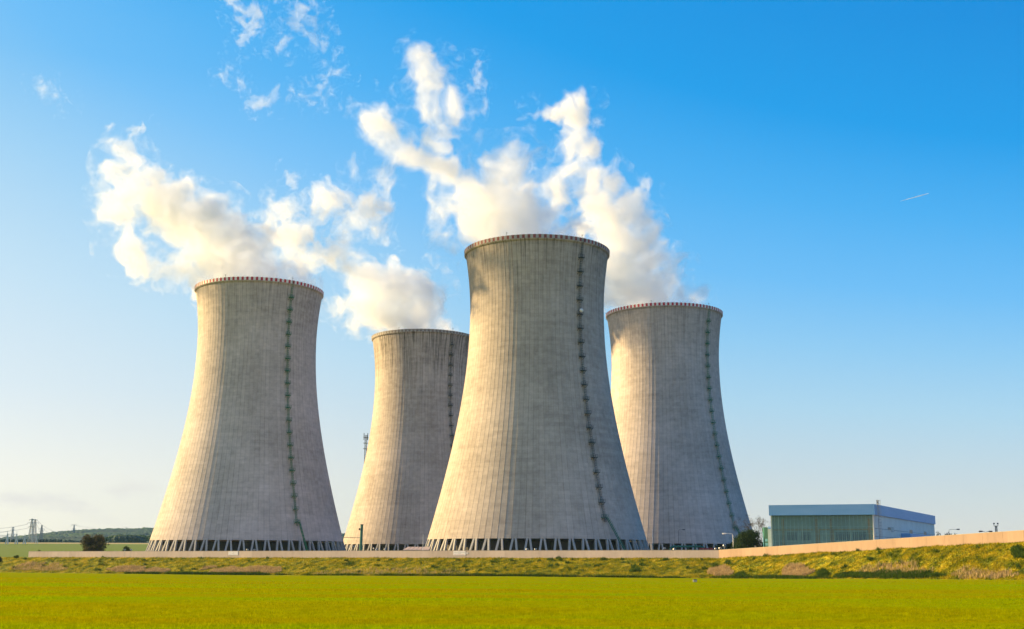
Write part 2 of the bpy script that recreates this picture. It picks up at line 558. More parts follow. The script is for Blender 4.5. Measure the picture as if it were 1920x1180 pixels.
# grass bank
def bank_pos(px, t):
    """t 0 at the foot, 1 at the crest"""
    Yf = np.interp(px, COLS, cF[:, 0]); zf = np.interp(px, COLS, cF[:, 1])
    Yw = np.interp(px, COLS, cW[:, 0]); zb = np.interp(px, COLS, cW[:, 1])
    s = np.interp(px, COLS, cX)
    Y = Yf + (Yw - 0.25 - Yf) * t
    e = np.clip(t, 0, 1)
    prof_ = 0.75 * e + 0.25 * e * e * (3 - 2 * e)
    Z = zf + (zb + 0.05 - zf) * prof_
    X = s * Y
    bump = np.sin(np.clip(e, 0, 1) * pi) ** 0.6
    n = 0.55 * fbm(X * 0.12, Y * 0.16, 0 * X, 3, 21) + 0.32 * fbm(X * 0.6, Y * 0.6, 0 * X, 3, 31) + 0.14 * fbm(X * 2.0, Y * 2.0, 0 * X, 2, 41)
    crest = np.clip((e - 0.86) / 0.14, 0, 1)
    Z = Z + n * bump + crest * 0.12 * fbm(X * 0.35, 0 * X, 0 * X, 4, 51)
    return X, Y, Z
bank_stops = [(0.30, (0.035, 0.07, 0.003)), (0.41, (0.14, 0.16, 0.003)), (0.51, (0.27, 0.245, 0.003)), (0.62, (0.40, 0.31, 0.006)), (0.74, (0.50, 0.38, 0.05))]
M['bank'] = leaf_mat('bank_grass', bank_stops, 0.35, 0.0, 7.0, fine=1.2)
M['bank_blades'] = leaf_mat('bank_grass_blades', bank_stops, 0.35, 0.4, 7.0, fine=2.5)
M['dry'] = leaf_mat('dry_reed_stalks', [(0.3, (0.38, 0.27, 0.13)), (0.7, (0.55, 0.41, 0.22))], 0.5, 0.3, fine=2.0)
M['sedge'] = leaf_mat('dark_sedge', [(0.3, (0.025, 0.06, 0.008)), (0.7, (0.075, 0.13, 0.01))], 0.4, 0.3, fine=2.0)
M['crop_blades'] = leaf_mat('cereal_blades', [(0.38, (0.33, 0.275, 0.0005)), (0.49, (0.315, 0.32, 0.0005)), (0.60, (0.25, 0.375, 0.0005))], 0.05, 0.45, fine=2.0, spec=0.0, bands=True)
def build_bank():
    nr = 64
    t = np.linspace(0, 1.0, nr)
    px = COLS[:, None] + 0 * t[None, :]
    tt = t[None, :] + 0 * px
    X, Y, Z = bank_pos(px, tt)
    # a last row tucked under the wall
    P = np.stack([X, Y, Z], -1)
    last = P[:, -1:, :].copy(); last[..., 1] += 1.2; last[..., 2] -= 0.3
    P = np.concatenate([P, last], 1).reshape(-1, 3)
    return np_mesh('grass_bank', P, grid_faces(len(COLS), nr + 1), M['bank'], smooth=True)
tag(build_bank(), kind='structure')

# plateau, distant field
def far_mat():
    m = bpy.data.materials.new('distant_fields')
    m.use_nodes = True
    t = NT(m.node_tree)
    b = m.node_tree.nodes['Principled BSDF']
    b.inputs['Roughness'].default_value = 0.95
    b.inputs['Specular IOR Level'].default_value = 0.1
    g = t.n('ShaderNodeNewGeometry')
    x, y, z = t.sep(g.outputs['Position'])
    n = t.noise(t.xyz(t.math('MULTIPLY', x, 0.001), t.math('MULTIPLY', y, 0.001), 0.0), 1.0, 4.0, 0.6)
    nn = t.noise(g.outputs['Position'], 0.05, 4.0, 0.6)
    grn = t.mixc(n, (0.10, 0.17, 0.010), (0.17, 0.20, 0.016))
    pale = (0.42, 0.33, 0.14)
    gravel = t.mixc(nn, (0.22, 0.20, 0.17), (0.30, 0.27, 0.23))
    far = t.math('MULTIPLY', t.math('SUBTRACT', t.math('ADD', y, t.math('MULTIPLY', n, 60.0)), 1655.0), 0.05, clamp=True)
    c = t.mixc(far, grn, pale)
    plant = t.math('MULTIPLY', t.math('MULTIPLY', t.math('SUBTRACT', 780.0, y), 0.1, clamp=True),
                   t.math('MULTIPLY', t.math('ADD', t.math('ADD', x, 165.0), t.math('MULTIPLY', nn, 6.0)), 0.25, clamp=True))
    c = t.mixc(plant, c, gravel)
    t.link(c, b.inputs['Base Color'])
    return m
M['far'] = far_mat()
def plateau_z(px, Y, Yw, zb):
    f = np.clip((Y - 700) / 1100, 0, 1)
    near = zb + (np.minimum(zb, 0.0) - 0.5 - zb) * np.clip((Y - Yw) / 60, 0, 1)
    lowleft = -0.6
    z = near * (1 - np.clip((Y - 600) / 200, 0, 1)) + lowleft * np.clip((Y - 600) / 200, 0, 1)
    return z + 19.6 * f ** 1.1
def build_plateau():
    cols = COLS[::3]; cols = np.append(cols, COLS[-1]) if cols[-1] != COLS[-1] else cols
    Yw = np.interp(cols, COLS, cW[:, 0]); zb = np.interp(cols, COLS, cW[:, 1]); s = np.interp(cols, COLS, cX)
    rows = np.concatenate([np.linspace(0, 1, 12) ** 1.5 * 0.12, np.linspace(0.15, 1, 40)])
    Y = Yw[:, None] + 0.3 + (1800 - Yw[:, None]) * rows[None, :]
    Z = plateau_z(cols[:, None], Y, Yw[:, None], zb[:, None]) - 0.15
    X = s[:, None] * Y
    P = np.stack([X, Y, Z], -1).reshape(-1, 3)
    return np_mesh('far_field', P, grid_faces(len(cols), len(rows)), M['far'], smooth=True)
tag(build_plateau(), kind='structure')

# wooded hills: terrain skinned with tree crowns
HILL_PX = [-2600, -600, 0, 50, 100, 150, 200, 280, 640, 900, 1300, 1700, 3600]
HILL_UP = [18, 22, 31.5, 37, 43, 46.5, 49, 50.5, 42, 35, 16, 16, 18]
M['wood'] = leaf_mat('wooded_hill', [(0.35, (0.010, 0.035, 0.032)), (0.5, (0.022, 0.062, 0.045)), (0.60, (0.05, 0.105, 0.03)), (0.72, (0.15, 0.17, 0.05))], 0.0040, 0.0, 6.0, fine=0.035)  # cooler greens stand in for the blue of distant haze
def build_hills():
    cols = np.concatenate([np.arange(-2400, -40, 40), np.arange(-40, 700, 1.6), np.arange(700, 3500, 40)])
    rows = np.linspace(0, 1, 90)
    s = np.array([slope_x(p) for p in cols])
    upx = np.interp(cols, HILL_PX, HILL_UP)
    Y = 1800 + 2200 * rows[None, :] + 0 * s[:, None]
    ztop = upx / (F_PX / cos(PITCH)) * 3900
    rise = np.clip(rows / 0.95, 0, 1)
    Z = 19.0 + (ztop[:, None] - 19.0) * (rise ** 1.15)[None, :]
    X = s[:, None] * Y
    edge = np.clip((Y - 2100) / 200, 0, 1)
    crown = 7.0 * np.abs(fbm(X * 0.06, Y * 0.06, 0 * X, 3, 3)) + 3.5 * fbm(X * 0.012, Y * 0.012, 0 * X, 2, 9)
    Z = Z + crown * edge
    P = np.stack([X, Y, Z], -1)
    last = P[:, -1:, :].copy(); last[..., 1] += 600; last[..., 2] -= 90
    P = np.concatenate([P, last], 1).reshape(-1, 3)
    return np_mesh('hills', P, grid_faces(len(cols), 91), M['wood'], smooth=False)
tag(build_hills(), kind='structure')

def crown_heap(name, px0, px1, pytop, pybot, Y, material, n, seed):
    """a far-off wood: many tree crowns packed in one mass"""
    r = np.random.default_rng(seed)
    a = at(px0, pybot, Y); b = at(px1, pybot, Y); top = at((px0 + px1) / 2, pytop, Y)
    W = b.x - a.x; H = top.z - a.z
    V = []; Fc = []
    k = 0
    ico_v, ico_f = ICO
    for i in range(n):
        u = r.random(); w = r.random()
        hx = sqrt(max(0.0, 1 - (2 * u - 1) ** 4)) * H
        rad = r.uniform(0.16, 0.30) * H
        c = np.array([a.x + u * W, Y + (w - 0.5) * W * 0.35, a.z - 1 + max(rad * 0.6, hx - rad) * (0.55 + 0.45 * (1 - abs(w - 0.6)))])
        vv = ico_v * rad * r.uniform(0.8, 1.2, (len(ico_v), 1)) * np.array([1, 1, 0.9]) + c
        V.append(vv); Fc.append(ico_f + k); k += len(vv)
        zc = c[2]
        while zc > a.z + rad:
            zc -= rad
            vv = ico_v * rad * r.uniform(0.8, 1.15, (len(ico_v), 1)) + np.array([c[0], c[1], zc])
            V.append(vv); Fc.append(ico_f + k); k += len(vv)
    return np_mesh(name, np.concatenate(V), np.concatenate(Fc), material)
def make_ico():
    import bmesh
    bm = bmesh.new()
    bmesh.ops.create_icosphere(bm, subdivisions=2, radius=1.0)
    v = np.array([p.co[:] for p in bm.verts]); f = np.array([[q.index for q in p.verts] for p in bm.faces])
    bm.free()
    return v, f
ICO = make_ico()
M['grove'] = leaf_mat('distant_grove', [(0.35, (0.008, 0.032, 0.03)), (0.65, (0.022, 0.07, 0.045))], 0.02, 0.0, 5.0, fine=0.09)
M['grove_light'] = leaf_mat('distant_light_grove', [(0.35, (0.05, 0.09, 0.02)), (0.65, (0.11, 0.15, 0.03))], 0.02, 0.0, 5.0, fine=0.09)
g1 = crown_heap('grove', 208, 272, 1002, 1017.5, 1860, M['grove'], 90, 5)
tag(g1, 'dark blue green wood at the far edge of the left field', 'wood', kind='stuff')
g2 = crown_heap('grove', 190, 300, 1001, 1016.5, 2050, M['grove_light'], 110, 6)
tag(g2, 'lighter green belt of trees just behind the dark wood on the left', 'wood', kind='stuff')
g3 = crown_heap('grove', -60, 160, 1009, 1018.5, 1900, M['grove'], 170, 8)
tag(g3, 'long low belt of trees behind the white switchyard frames', 'wood', kind='stuff')

# ------------------------------------------------------------------ cooling towers
ZG, ZB, ZR = -0.5, 6.8, 122.0
RT, ZT, B1, B2 = 26.94, 96.6, 73.4, 60.7
def rad_at(z):
    b = B1 if z < ZT else B2
    return RT * sqrt(1 + ((z - ZT) / b) ** 2)
NB = 104
LADDER = radians(90 - 139)      # math angle of the ladder
def shell_mesh(name, matl, parent):
    zs = np.concatenate([np.linspace(ZB, ZR - 1.3, 84)])
    rs = np.array([rad_at(z) for z in zs])
    step = 2 * pi / NB
    V = []
    prof_ang = []; prof_off = []
    for k in range(NB):
        a0 = k * step
        prof_ang += [(a0, 0, -0.10), (a0, 0.03, -0.06), (a0, 0.03, 0.06), (a0, 0, 0.10), (a0 + step * 0.5, 0.0, 0)]
    n = len(prof_ang)
    aa = np.array([p[0] for p in prof_ang]); off = np.array([p[1] for p in prof_ang]); lat = np.array([p[2] for p in prof_ang])
    # chord (faceted) panels: the middle point is pulled in to the chord
    mid = np.tile([0, 0, 0, 0, 1], NB)
    ang = aa[None, :] + lat[None, :] / rs[:, None]
    R = rs[:, None] + off[None, :] - (rs * (1 - cos(step / 2)))[:, None] * mid[None, :]
    Z = zs[:, None] + 0 * ang
    P = np.stack([R * np.cos(ang), R * np.sin(ang), Z], -1).reshape(-1, 3)
    nr = len(zs)
    i = np.arange(nr - 1)[:, None]; j = np.arange(n)[None, :]
    j2 = (j + 1) % n
    f1 = np.stack([i * n + j, i * n + j2, (i + 1) * n + j2, (i + 1) * n + j], -1).reshape(-1, 4)
    # inner skin
    ni = NB
    angi = np.arange(ni) * 2 * pi / ni
    zi = zs[::4]; zi = np.append(zi, zs[-1]) if zi[-1] != zs[-1] else zi
    ri = np.array([rad_at(z) for z in zi]) - np.interp(zi, [ZB, 25, 130], [0.95, 0.3, 0.25])
    Pi = np.stack([ri[:, None] * np.cos(angi), ri[:, None] * np.sin(angi), zi[:, None] + 0 * angi], -1).reshape(-1, 3)
    b0 = len(P)
    i = np.arange(len(zi) - 1)[:, None]; j = np.arange(ni)[None, :]; j2 = (j + 1) % ni
    f2 = b0 + np.stack([i * ni + j, (i + 1) * ni + j, (i + 1) * ni + j2, i * ni + j2], -1).reshape(-1, 4)
    # bottom edge: outer profile ring to inner ring
    jj = np.arange(n); oi = (jj // 5); oi2 = (((jj + 1) % n) // 5)
    f3 = np.stack([jj, b0 + oi, b0 + oi2, (jj + 1) % n], -1)
    f3t = np.stack([f3[:, 3], f3[:, 2], f3[:, 1], f3[:, 0]], -1)
    return np_mesh(name, np.concatenate([P, Pi]), np.concatenate([f1, f2, f3t]), matl, parent)
def ring_mesh(name, prof_pts, nseg, mats, parent, fm=None, smooth=False):
    """closed profile (r,z) swept round z"""
    m = len(prof_pts)
    ang = np.arange(nseg) * 2 * pi / nseg
    pr = np.array(prof_pts)
    P = np.stack([pr[None, :, 0] * np.cos(ang)[:, None], pr[None, :, 0] * np.sin(ang)[:, None], pr[None, :, 1] + 0 * ang[:, None]], -1).reshape(-1, 3)
    i = np.arange(nseg)[:, None]; j = np.arange(m)[None, :]
    i2 = (i + 1) % nseg; j2 = (j + 1) % m
    f = np.stack([i * m + j, i2 * m + j, i2 * m + j2, i * m + j2], -1).reshape(-1, 4)
    fmat = None
    if fm is not None:
        fmat = np.array([fm(a, b) for a in range(nseg) for b in range(m)])
    return np_mesh(name, P, f, mats, parent, smooth=smooth, fmat=fmat)
def rt_frame(z, a):
    """outward, tangent unit vectors and surface point at height z and angle a"""
    o = Vector((cos(a), sin(a), 0)); t = Vector((-sin(a), cos(a), 0))
    return o, t, Vector((cos(a) * rad_at(z), sin(a) * rad_at(z), z))
plat_z = [14.5 + 5.55 * i for i in range(19)]

def make_tower(loc, label, conc, band, ladder_mat, stair_mat, bearing=139, stair=0.05):
    LADDER = radians(90 - bearing)
    root = empty('cooling_tower', loc, label, 'cooling tower', 'cooling towers of the power station')
    shell = shell_mesh('shell', conc, root)
    r0 = rad_at(ZR - 1.3)
    ring_mesh('rim_beam', [(r0 - 0.28, ZR - 1.32), (r0 + 0.25, ZR - 1.9), (r0 + 0.62, ZR - 1.45), (r0 + 0.62, ZR - 1.30), (r0 - 0.28, ZR - 1.30)], 208, conc, root)
    nb = 88 * 2
    ring_mesh('warning_band', [(r0 + 0.60, ZR - 1.296), (r0 + 0.70, ZR + 0.12), (r0 + 0.45, ZR + 0.12), (r0 + 0.40, ZR - 1.296)], nb, band, root,
              fm=lambda a, b: a % 2)
    # V columns
    for k in range(52):
        am = (2 * k + 0.5) * 2 * pi / NB
        mb = MB()
        ang_t = 0.012; spread = 0.040
        rb = rad_at(ZB) + 2.2; rtp = rad_at(ZB) - 0.42
        for s in (-1, 1):
            a1 = am + s * ang_t; a0 = am + s * spread
            p1 = Vector((rtp * cos(a1), rtp * sin(a1), ZB + 0.02)); p0 = Vector((rb * cos(a0), rb * sin(a0), ZG - 0.6))
            mb.bar(p0, p1, 0.72, 0.72, upv=(cos(am), sin(am), 0))
        mb.build('v_column', M['column'], root)
    # basin casing with openings, seen between the columns
    mb = MB()
    for k in range(52):
        a = 2 * pi * k / 52
        w = 2 * pi / 52
        rc = 37.2 if k % 3 else 36.2
        p = Vector((rc * cos(a), rc * sin(a), 0)); q = Vector((rc * cos(a + w), rc * sin(a + w), 0))
        mb.bar(p + Vector((0, 0, 2.9)), q + Vector((0, 0, 2.9)), 0.3, 6.8)
        if k % 3 == 0:
            for e in (a, a + w):
                mb.bar(Vector((36 * cos(e), 36 * sin(e), 2.9)), Vector((37.6 * cos(e), 37.6 * sin(e), 2.9)), 0.3, 6.8)
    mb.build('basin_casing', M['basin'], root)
    # ladder with its platforms
    mb = MB()
    zz = [13.0 + 0.9 * i for i in range(int((ZR + 0.6 - 13.0) / 0.9) + 1)]
    for i in range(len(zz) - 1):
        o, t, p = rt_frame(zz[i], LADDER); o2, t2, p2 = rt_frame(zz[i + 1], LADDER)
        for s in (-0.28, 0.28):
            mb.bar(p + o * 0.5 + t * s, p2 + o * 0.5 + t * s, 0.08)
        for h in (0.0, 0.45):
            pp = p.lerp(p2, h / 0.9) + o * 0.5
            mb.bar(pp - t * 0.28, pp + t * 0.28, 0.05)
        for s in (-0.42, 0, 0.42):                     # cage straps
            d = 0.55 if s else 0.78
            mb.bar(p + o * (0.5 + d) + t * s, p2 + o * (0.5 + d) + t * s, 0.05)
        c = p + o * 0.5
        ring = [c - t * 0.3, c - t * 0.45 + o * 0.5, c - t * 0.2 + o * 0.85, c + t * 0.2 + o * 0.85, c + t * 0.45 + o * 0.5, c + t * 0.3]
        for u, v in zip(ring, ring[1:]): mb.bar(u, v, 0.045)
        if i % 3 == 0:
            mb.bar(p, p + o * 0.75, 0.08)
    mb.build('ladder', ladder_mat, root)
    side = 1
    for z in plat_z:
        mb = MB(); rl = MB()
        o, t, p = rt_frame(z, LADDER)
        c = p + o * 0.9
        mb.bar(c - t * 1.1, c + t * 1.1, 1.4, 0.18)
        mb.bar(p - t * 1.0 - Vector((0, 0, 1.0)), c - t * 1.0 + o * 0.6, 0.10)
        mb.bar(p + t * 1.0 - Vector((0, 0, 1.0)), c + t * 1.0 + o * 0.6, 0.10)
        pf = mb.build('platform', stair_mat if z < 20 else ladder_mat, root)
        cor = [c - t * 1.1 - o * 0.7, c - t * 1.1 + o * 0.7, c + t * 1.1 + o * 0.7, c + t * 1.1 - o * 0.7]
        for u in cor + [c + o * 0.7]:
            rl.bar(u, u + Vector((0, 0, 1.1)), 0.06)
        for h in (0.55, 1.1):
            for u, v in zip(cor, cor[1:]): rl.bar(u + Vector((0, 0, h)), v + Vector((0, 0, h)), 0.06)
        rl.build('railing', stair_mat if z < 20 else ladder_mat, pf)
    # stair down to the ground, running along the shell
    mb = MB()
    o, t, p = rt_frame(14.5, LADDER)
    A = p + o * 1.2 + t * 0.9
    a2 = LADDER + stair
    B = Vector((cos(a2) * (rad_at(ZB) + 4.2), sin(a2) * (rad_at(ZB) + 4.2), ZG + 2.6))
    dirv = (B - A)
    ls = o * 0.4
    for s in (-1, 1):
        mb.bar(A + ls * s, B + ls * s, 0.12, 0.3)
        mb.bar(A + ls * s + Vector((0, 0, 1.0)), B + ls * s + Vector((0, 0, 1.0)), 0.07)
        for i in range(9):
            q = A.lerp(B, i / 8) + ls * s
            mb.bar(q, q + Vector((0, 0, 1.0)), 0.06)
    for i in range(40):
        q = A.lerp(B, i / 39)
        mb.bar(q - ls, q + ls, 0.22, 0.05)
    C = B + Vector((cos(a2), sin(a2), 0)) * 0.2
    mb.bar(C - t * 0.2 - ls * 1.3, C + t * 1.6 - ls * 1.3 + ls * 2.6, 1.2, 0.12)
    for i, s in enumerate((-0.2, 0.9, 1.8)):
        mb.bar(C + t * s, C + t * s + Vector((0, 0, -3.3)), 0.14)
    mb.bar(C - t * 0.2 + Vector((0, 0, -3.0)), C + t * 1.8, 0.1)
    mb.build('staircase', stair_mat, root)
    # aircraft warning lamps on the rim
    for a in (LADDER, LADDER - 1.05, LADDER + 1.1, LADDER + 2.6, LADDER - 2.4):
        mb = MB()
        p = Vector((cos(a) * (r0 + 0.5), sin(a) * (r0 + 0.5), ZR))
        mb.bar(p, p + Vector((0, 0, 1.3)), 0.10)
        mb.bar(p + Vector((-0.3, 0, 1.3)), p + Vector((0.3, 0, 1.3)), 0.14, 0.22)
        mb.build('rim_lamp', M['dark_steel'], root)
    return root

cA = concrete_shell('shell_concrete_pale', (0.475, 0.42, 0.385), 0.34, 0.42, 1)
cB = concrete_shell('shell_concrete_stained', (0.43, 0.378, 0.33), 0.48, 1.10, 2)
cC = concrete_shell('shell_concrete_grey', (0.42, 0.368, 0.32), 0.40, 0.55, 3)
cD = concrete_shell('shell_concrete_mottled', (0.47, 0.415, 0.375), 0.25, 0.28, 4)
TOW = [(-118.27, 553.6), (-50.0, 676.7), (10.07, 479.2), (77.5, 604.5)]
t1 = make_tower((TOW[0][0], TOW[0][1], 0), 'leftmost cooling tower, pale concrete, with a green caged ladder and bright red and white rim',
                cA, [M['red_band'], M['white_band']], M['green'], M['green'])
t2 = make_tower((TOW[1][0], TOW[1][1], 0), 'streaked cooling tower partly hidden behind the tallest one, worn colourless rim',
                cB, [M['red_old'], M['white_old']], M['dark_steel'], M['dark_steel'], 143.5)
t3 = make_tower((TOW[2][0], TOW[2][1], 0), 'largest looking cooling tower in the middle, dark ladder with a white dish and faded rim',
                cC, [M['red_faded'], M['white_faded']], M['dark_steel'], M['teal_paint'], 144.5, 0.12)
t4 = make_tower((TOW[3][0], TOW[3][1], 0), 'rightmost cooling tower, mottled concrete, green ladder, next to the dark tree',
                cD, [M['red_band'], M['white_band']], M['green'], M['green'])
mb = MB()
o, t, p = rt_frame(93.5, radians(90 - 144.5))
mb.tube([p + o * 0.6, p + o * 1.5, p + o * 2.0, p + o * 2.3], [0.15, 0.75, 0.72, 0.35], 16)
mb.build('dish', M['white'], t3, smooth=True)

# ------------------------------------------------------------------ boundary walls
def wall_obj(A, B, label, wm='wall'):
    L = Vector((B.x - A.x, B.y - A.y, 0)).length
    ang = atan2(B.y - A.y, B.x - A.x)
    root = empty('boundary_wall', (A.x, A.y, A.z), label, 'wall', 'concrete boundary walls', rz=ang)
    mb = MB(); cp = MB()
    n = int(round(L / 6.0)); w = L / n
    H = 2.48
    dz = (B.z - A.z) / n
    for i in range(n):
        x0, x1 = i * w + 0.02, (i + 1) * w - 0.02
        z0, z1 = i * dz, (i + 1) * dz
        v = [(x0, 0, z0 - 1.2), (x1, 0, z1 - 1.2), (x1, 0.16, z1 - 1.2), (x0, 0.16, z0 - 1.2),
             (x0, 0, z0 + H), (x1, 0, z1 + H), (x1, 0.16, z1 + H), (x0, 0.16, z0 + H)]
        mb.add(v, [(0, 1, 5, 4), (1, 2, 6, 5), (2, 3, 7, 6), (3, 0, 4, 7), (4, 5, 6, 7), (3, 2, 1, 0)])
        cp.bar((x0 - 0.02, 0.08, z0 + H + 0.045), (x1 + 0.02, 0.08, z1 + H + 0.045), 0.24, 0.08)
        mb.box(x1 - 0.01, x1 + 0.05, 0.03, 0.30, min(z0, z1) - 1.2, max(z0, z1) + H - 0.08)
    mb.build('panels', M[wm], root)
    cp.build('coping', M['coping'], root)
    return root, ang
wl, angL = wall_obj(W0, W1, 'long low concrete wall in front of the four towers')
Wend = W1 + dR * 1.6
wr, angR = wall_obj(W1, W2, 'sunlit concrete wall climbing to the right past the blue hall', 'wall_dimmed_for_sun')
wr2, _ = wall_obj(W2, Vector((W2.x + dR.x * 0.5, W2.y + dR.y * 0.5, W2.z + dR.z * 0.25)), 'concrete wall beyond the right edge of the view', 'wall_dimmed_for_sun')
def on_wall(px, h, off=0.0):
    """point on the left wall's face: column px, height h above its base, off metres towards the viewer"""
    k = slope_x(px)
    t = (k * W0.y - W0.x) / (dL.x - k * dL.y)
    p = W0 + dL * t
    nrm = Vector((dL.y, -dL.x, 0)).normalized()
    return Vector((p.x, p.y, W0.z + dL.z * t + h)) + nrm * off
# signs on the wall
M['sign'] = mat('sign_plate', (0.74, 0.72, 0.76), 0.6, var=0.05, vscale=2)
M['sign_grey'] = mat('sign_grey_print', (0.42, 0.40, 0.46), 0.7)
M['sign_red'] = mat('sign_red_print', (0.55, 0.30, 0.32), 0.7)
def wall_sign(pxa, pxb, h0, h1, label, lines):
    A = on_wall(pxa, 0); B = on_wall(pxb, 0)
    W = (B - A).length; H = h1 - h0
    root = empty('wall_sign', on_wall(pxa, h0, 0.05), label, 'sign', 'notice boards fixed to the wall', rz=angL)
    mb = MB(); mb.box(0, W, -0.03, 0.03, 0, H); mb.build('plate', M['sign'], root)
    for (y, segs, mt) in lines:
        m2 = MB()
        for a, b in segs:
            m2.box(a * W, b * W, -0.04, -0.032, (y - 0.035) * H, (y + 0.035) * H)
        m2.build('print_line', M[mt], root)
wall_sign(850, 873, 0.90, 2.38, 'larger white notice board on the wall below the biggest tower',
          [(0.84, [(0.42, 0.5), (0.52, 0.6)], 'sign_grey'), (0.62, [(0.06, 0.3), (0.33, 0.48), (0.52, 0.7), (0.72, 0.94)], 'sign_grey'),
           (0.44, [(0.36, 0.48), (0.5, 0.62)], 'sign_grey'), (0.18, [(0.05, 0.26), (0.3, 0.42), (0.45, 0.6), (0.64, 0.9)], 'sign_red')])
wall_sign(428, 446, 0.95, 2.35, 'smaller white notice board on the wall below the leftmost tower',
          [(0.84, [(0.42, 0.6)], 'sign_grey'), (0.62, [(0.06, 0.4), (0.45, 0.94)], 'sign_grey'),
           (0.44, [(0.36, 0.62)], 'sign_grey'), (0.18, [(0.05, 0.36), (0.42, 0.9)], 'sign_grey')])
mb = MB(); mb.box(0, 0.55, -0.03, 0.03, 0, 0.55); mb.box(0.1, 0.45, -0.04, -0.032, 0.24, 0.32, 1)
o = mb.build('number_plate', [M['sign'], M['sign_grey']], loc=on_wall(874.5, 1.35, 0.05), rz=angL)
tag(o, 'tiny square plate on the wall right of the larger notice board', 'sign')

# small white floodlights standing along the inside of the wall
def make_flood(px, py, Y, label, s=1.0, facing=0.3):
    p = at(px, py, Y)
    gz = ZG
    root = empty('floodlight', (p.x, p.y, gz), label, 'floodlight', 'white floodlights along the inside of the wall', rz=facing)
    h = p.z - gz
    mb = MB(); mb.tube([(0, 0, 0), (0, 0, h)], 0.06, 8); mb.build('post', M['galv'], root)
    mb = MB()
    mb.add([(-0.5 * s, -0.28, h - 0.1), (0.5 * s, -0.28, h - 0.1), (0.5 * s, 0.3, h), (-0.5 * s, 0.3, h),
            (-0.42 * s, -0.2, h + 0.42 * s), (0.42 * s, -0.2, h + 0.42 * s), (0.42 * s, 0.22, h + 0.36 * s), (-0.42 * s, 0.22, h + 0.36 * s)],
           [(0, 3, 2, 1), (4, 5, 6, 7), (0, 1, 5, 4), (1, 2, 6, 5), (2, 3, 7, 6), (3, 0, 4, 7)])
    hd = mb.build('lamp_head', M['white'], root)
    mb = MB(); mb.box(-0.36 * s, 0.36 * s, -0.31, -0.285, h - 0.02, h + 0.25 * s); mb.build('lens', M['lens'], hd)
    return root
for i, (px, py, Y, lb) in enumerate([
    (234, 1031.5, 486, 'white floodlight left of the small round bush'),
    (246, 1031.5, 486, 'white floodlight right of the small round bush'),
    (464, 1031.5, 468, 'left of two white floodlights below the pale leftmost tower'),
    (477, 1031.5, 468, 'right of two white floodlights below the pale leftmost tower'),
    (664, 1025.5, 500, 'white floodlight left of the green mast'),
    (701, 1028.5, 480, 'small white floodlight just right of the green mast'),
    (706, 1031.0, 446, 'white floodlight between the green mast and the thin white flagpole'),
    (722, 1030.5, 446, 'white floodlight closest on the left to the pink roof'),
    (988, 1030.5, 421, 'left of two white floodlights at the foot of the biggest tower'),
    (1004, 1030.5, 421, 'right of two white floodlights at the foot of the biggest tower'),
    (1246, 1028.5, 430, 'white floodlight left of the green pipe arch'),
    (1264, 1030.5, 420, 'white floodlight under the end of the green pipe arch'),
    (1342, 1029.5, 420, 'white floodlight at the bend of the wall, lower left one'),
    (1350, 1028.5, 400, 'white floodlight at the bend of the wall, middle one'),
    (1358, 1023.5, 400, 'tallest white floodlight at the bend of the wall'),
    (1416, 1025.0, 395, 'white floodlight in front of the dark tree')]):
    make_flood(px, py, Y, lb, 0.8 if i not in (5, 15) else 0.55, 0.2 + 0.1 * (i % 3))

# ------------------------------------------------------------------ yard furniture
def lamp_post(px, pytop, Y, label, arms, material, armlen=2.2, gz=ZG, r=0.09):
    p = at(px, pytop, Y)
    root = empty('street_lamp', (p.x, p.y, gz), label, 'street lamp', 'street lamps of the plant yard')
    h = p.z - gz
    mb = MB()
    mb.tube([(0, 0, 0), (0, 0, h * 0.5), (0, 0, h - 0.5)], [r * 1.3, r, r * 0.8], 8)
    mb.build('pole', material, root)
    for s in arms:
        mb = MB()
        mb.tube([(0, 0, h - 0.5), (s * 0.15, 0, h - 0.15), (s * 0.5, 0, h), (s * armlen, 0, h + 0.05)], r * 0.7, 6)
        ar = mb.build('arm', material, root)
        mb = MB()
        x0 = s * armlen
        mb.tube([(x0 - s * 0.1, 0, h + 0.05), (x0 + s * 0.3, 0, h + 0.06), (x0 + s * 1.0, 0, h + 0.02), (x0 + s * 1.15, 0, h)], [0.08, 0.2, 0.22, 0.06], 8)
        mb.build('lamp_head', material, ar)
    return root
M['lampdark'] = mat('dark_lamp_steel', (0.09, 0.09, 0.10), 0.6)
lamp_post(1374, 1001, 395, 'white street lamp with one arm, left of the dark tree', (-1,), M['white'])
lamp_post(1272, 993.5, 500, 'thin dark street lamp with one arm in front of the rightmost tower', (1,), M['lampdark'], 1.6)
lamp_post(1779, 993, 420, 'single armed street lamp right of the blue hall', (1,), M['lampdark'], 2.6, gz=0)
lamp_post(1848, 997, 340, 'two armed street lamp whose heads just clear the sunlit wall', (-1, 1), M['lampdark'], 0.8, gz=0)
def pole(px, pytop, Y, label, r=0.08, material=None):
    p = at(px, pytop, Y)
    mb = MB()
    h = p.z - ZG
    mb.tube([(0, 0, 0), (0, 0, h * 0.6), (0, 0, h)], [r * 1.3, r, r * 0.6], 8)
    mb.tube([(0, 0, h), (0, 0, h + 0.12), (0, 0, h + 0.2)], [r * 1.5, r * 1.6, 0.02], 8)
    mb.tube([(0, 0, 0), (0, 0, 0.25)], [r * 2.4, r * 2.2], 8)
    o = mb.build('flagpole', material or M['white'], loc=(p.x, p.y, ZG))
    return tag(o, label, 'pole', 'thin poles between the towers')
pole(793.5, 1003.5, 440, 'thin white pole left of the biggest tower, above the pink roof')
pole(1223.5, 994, 440, 'thin pale pole at the right foot of the biggest tower', 0.09)
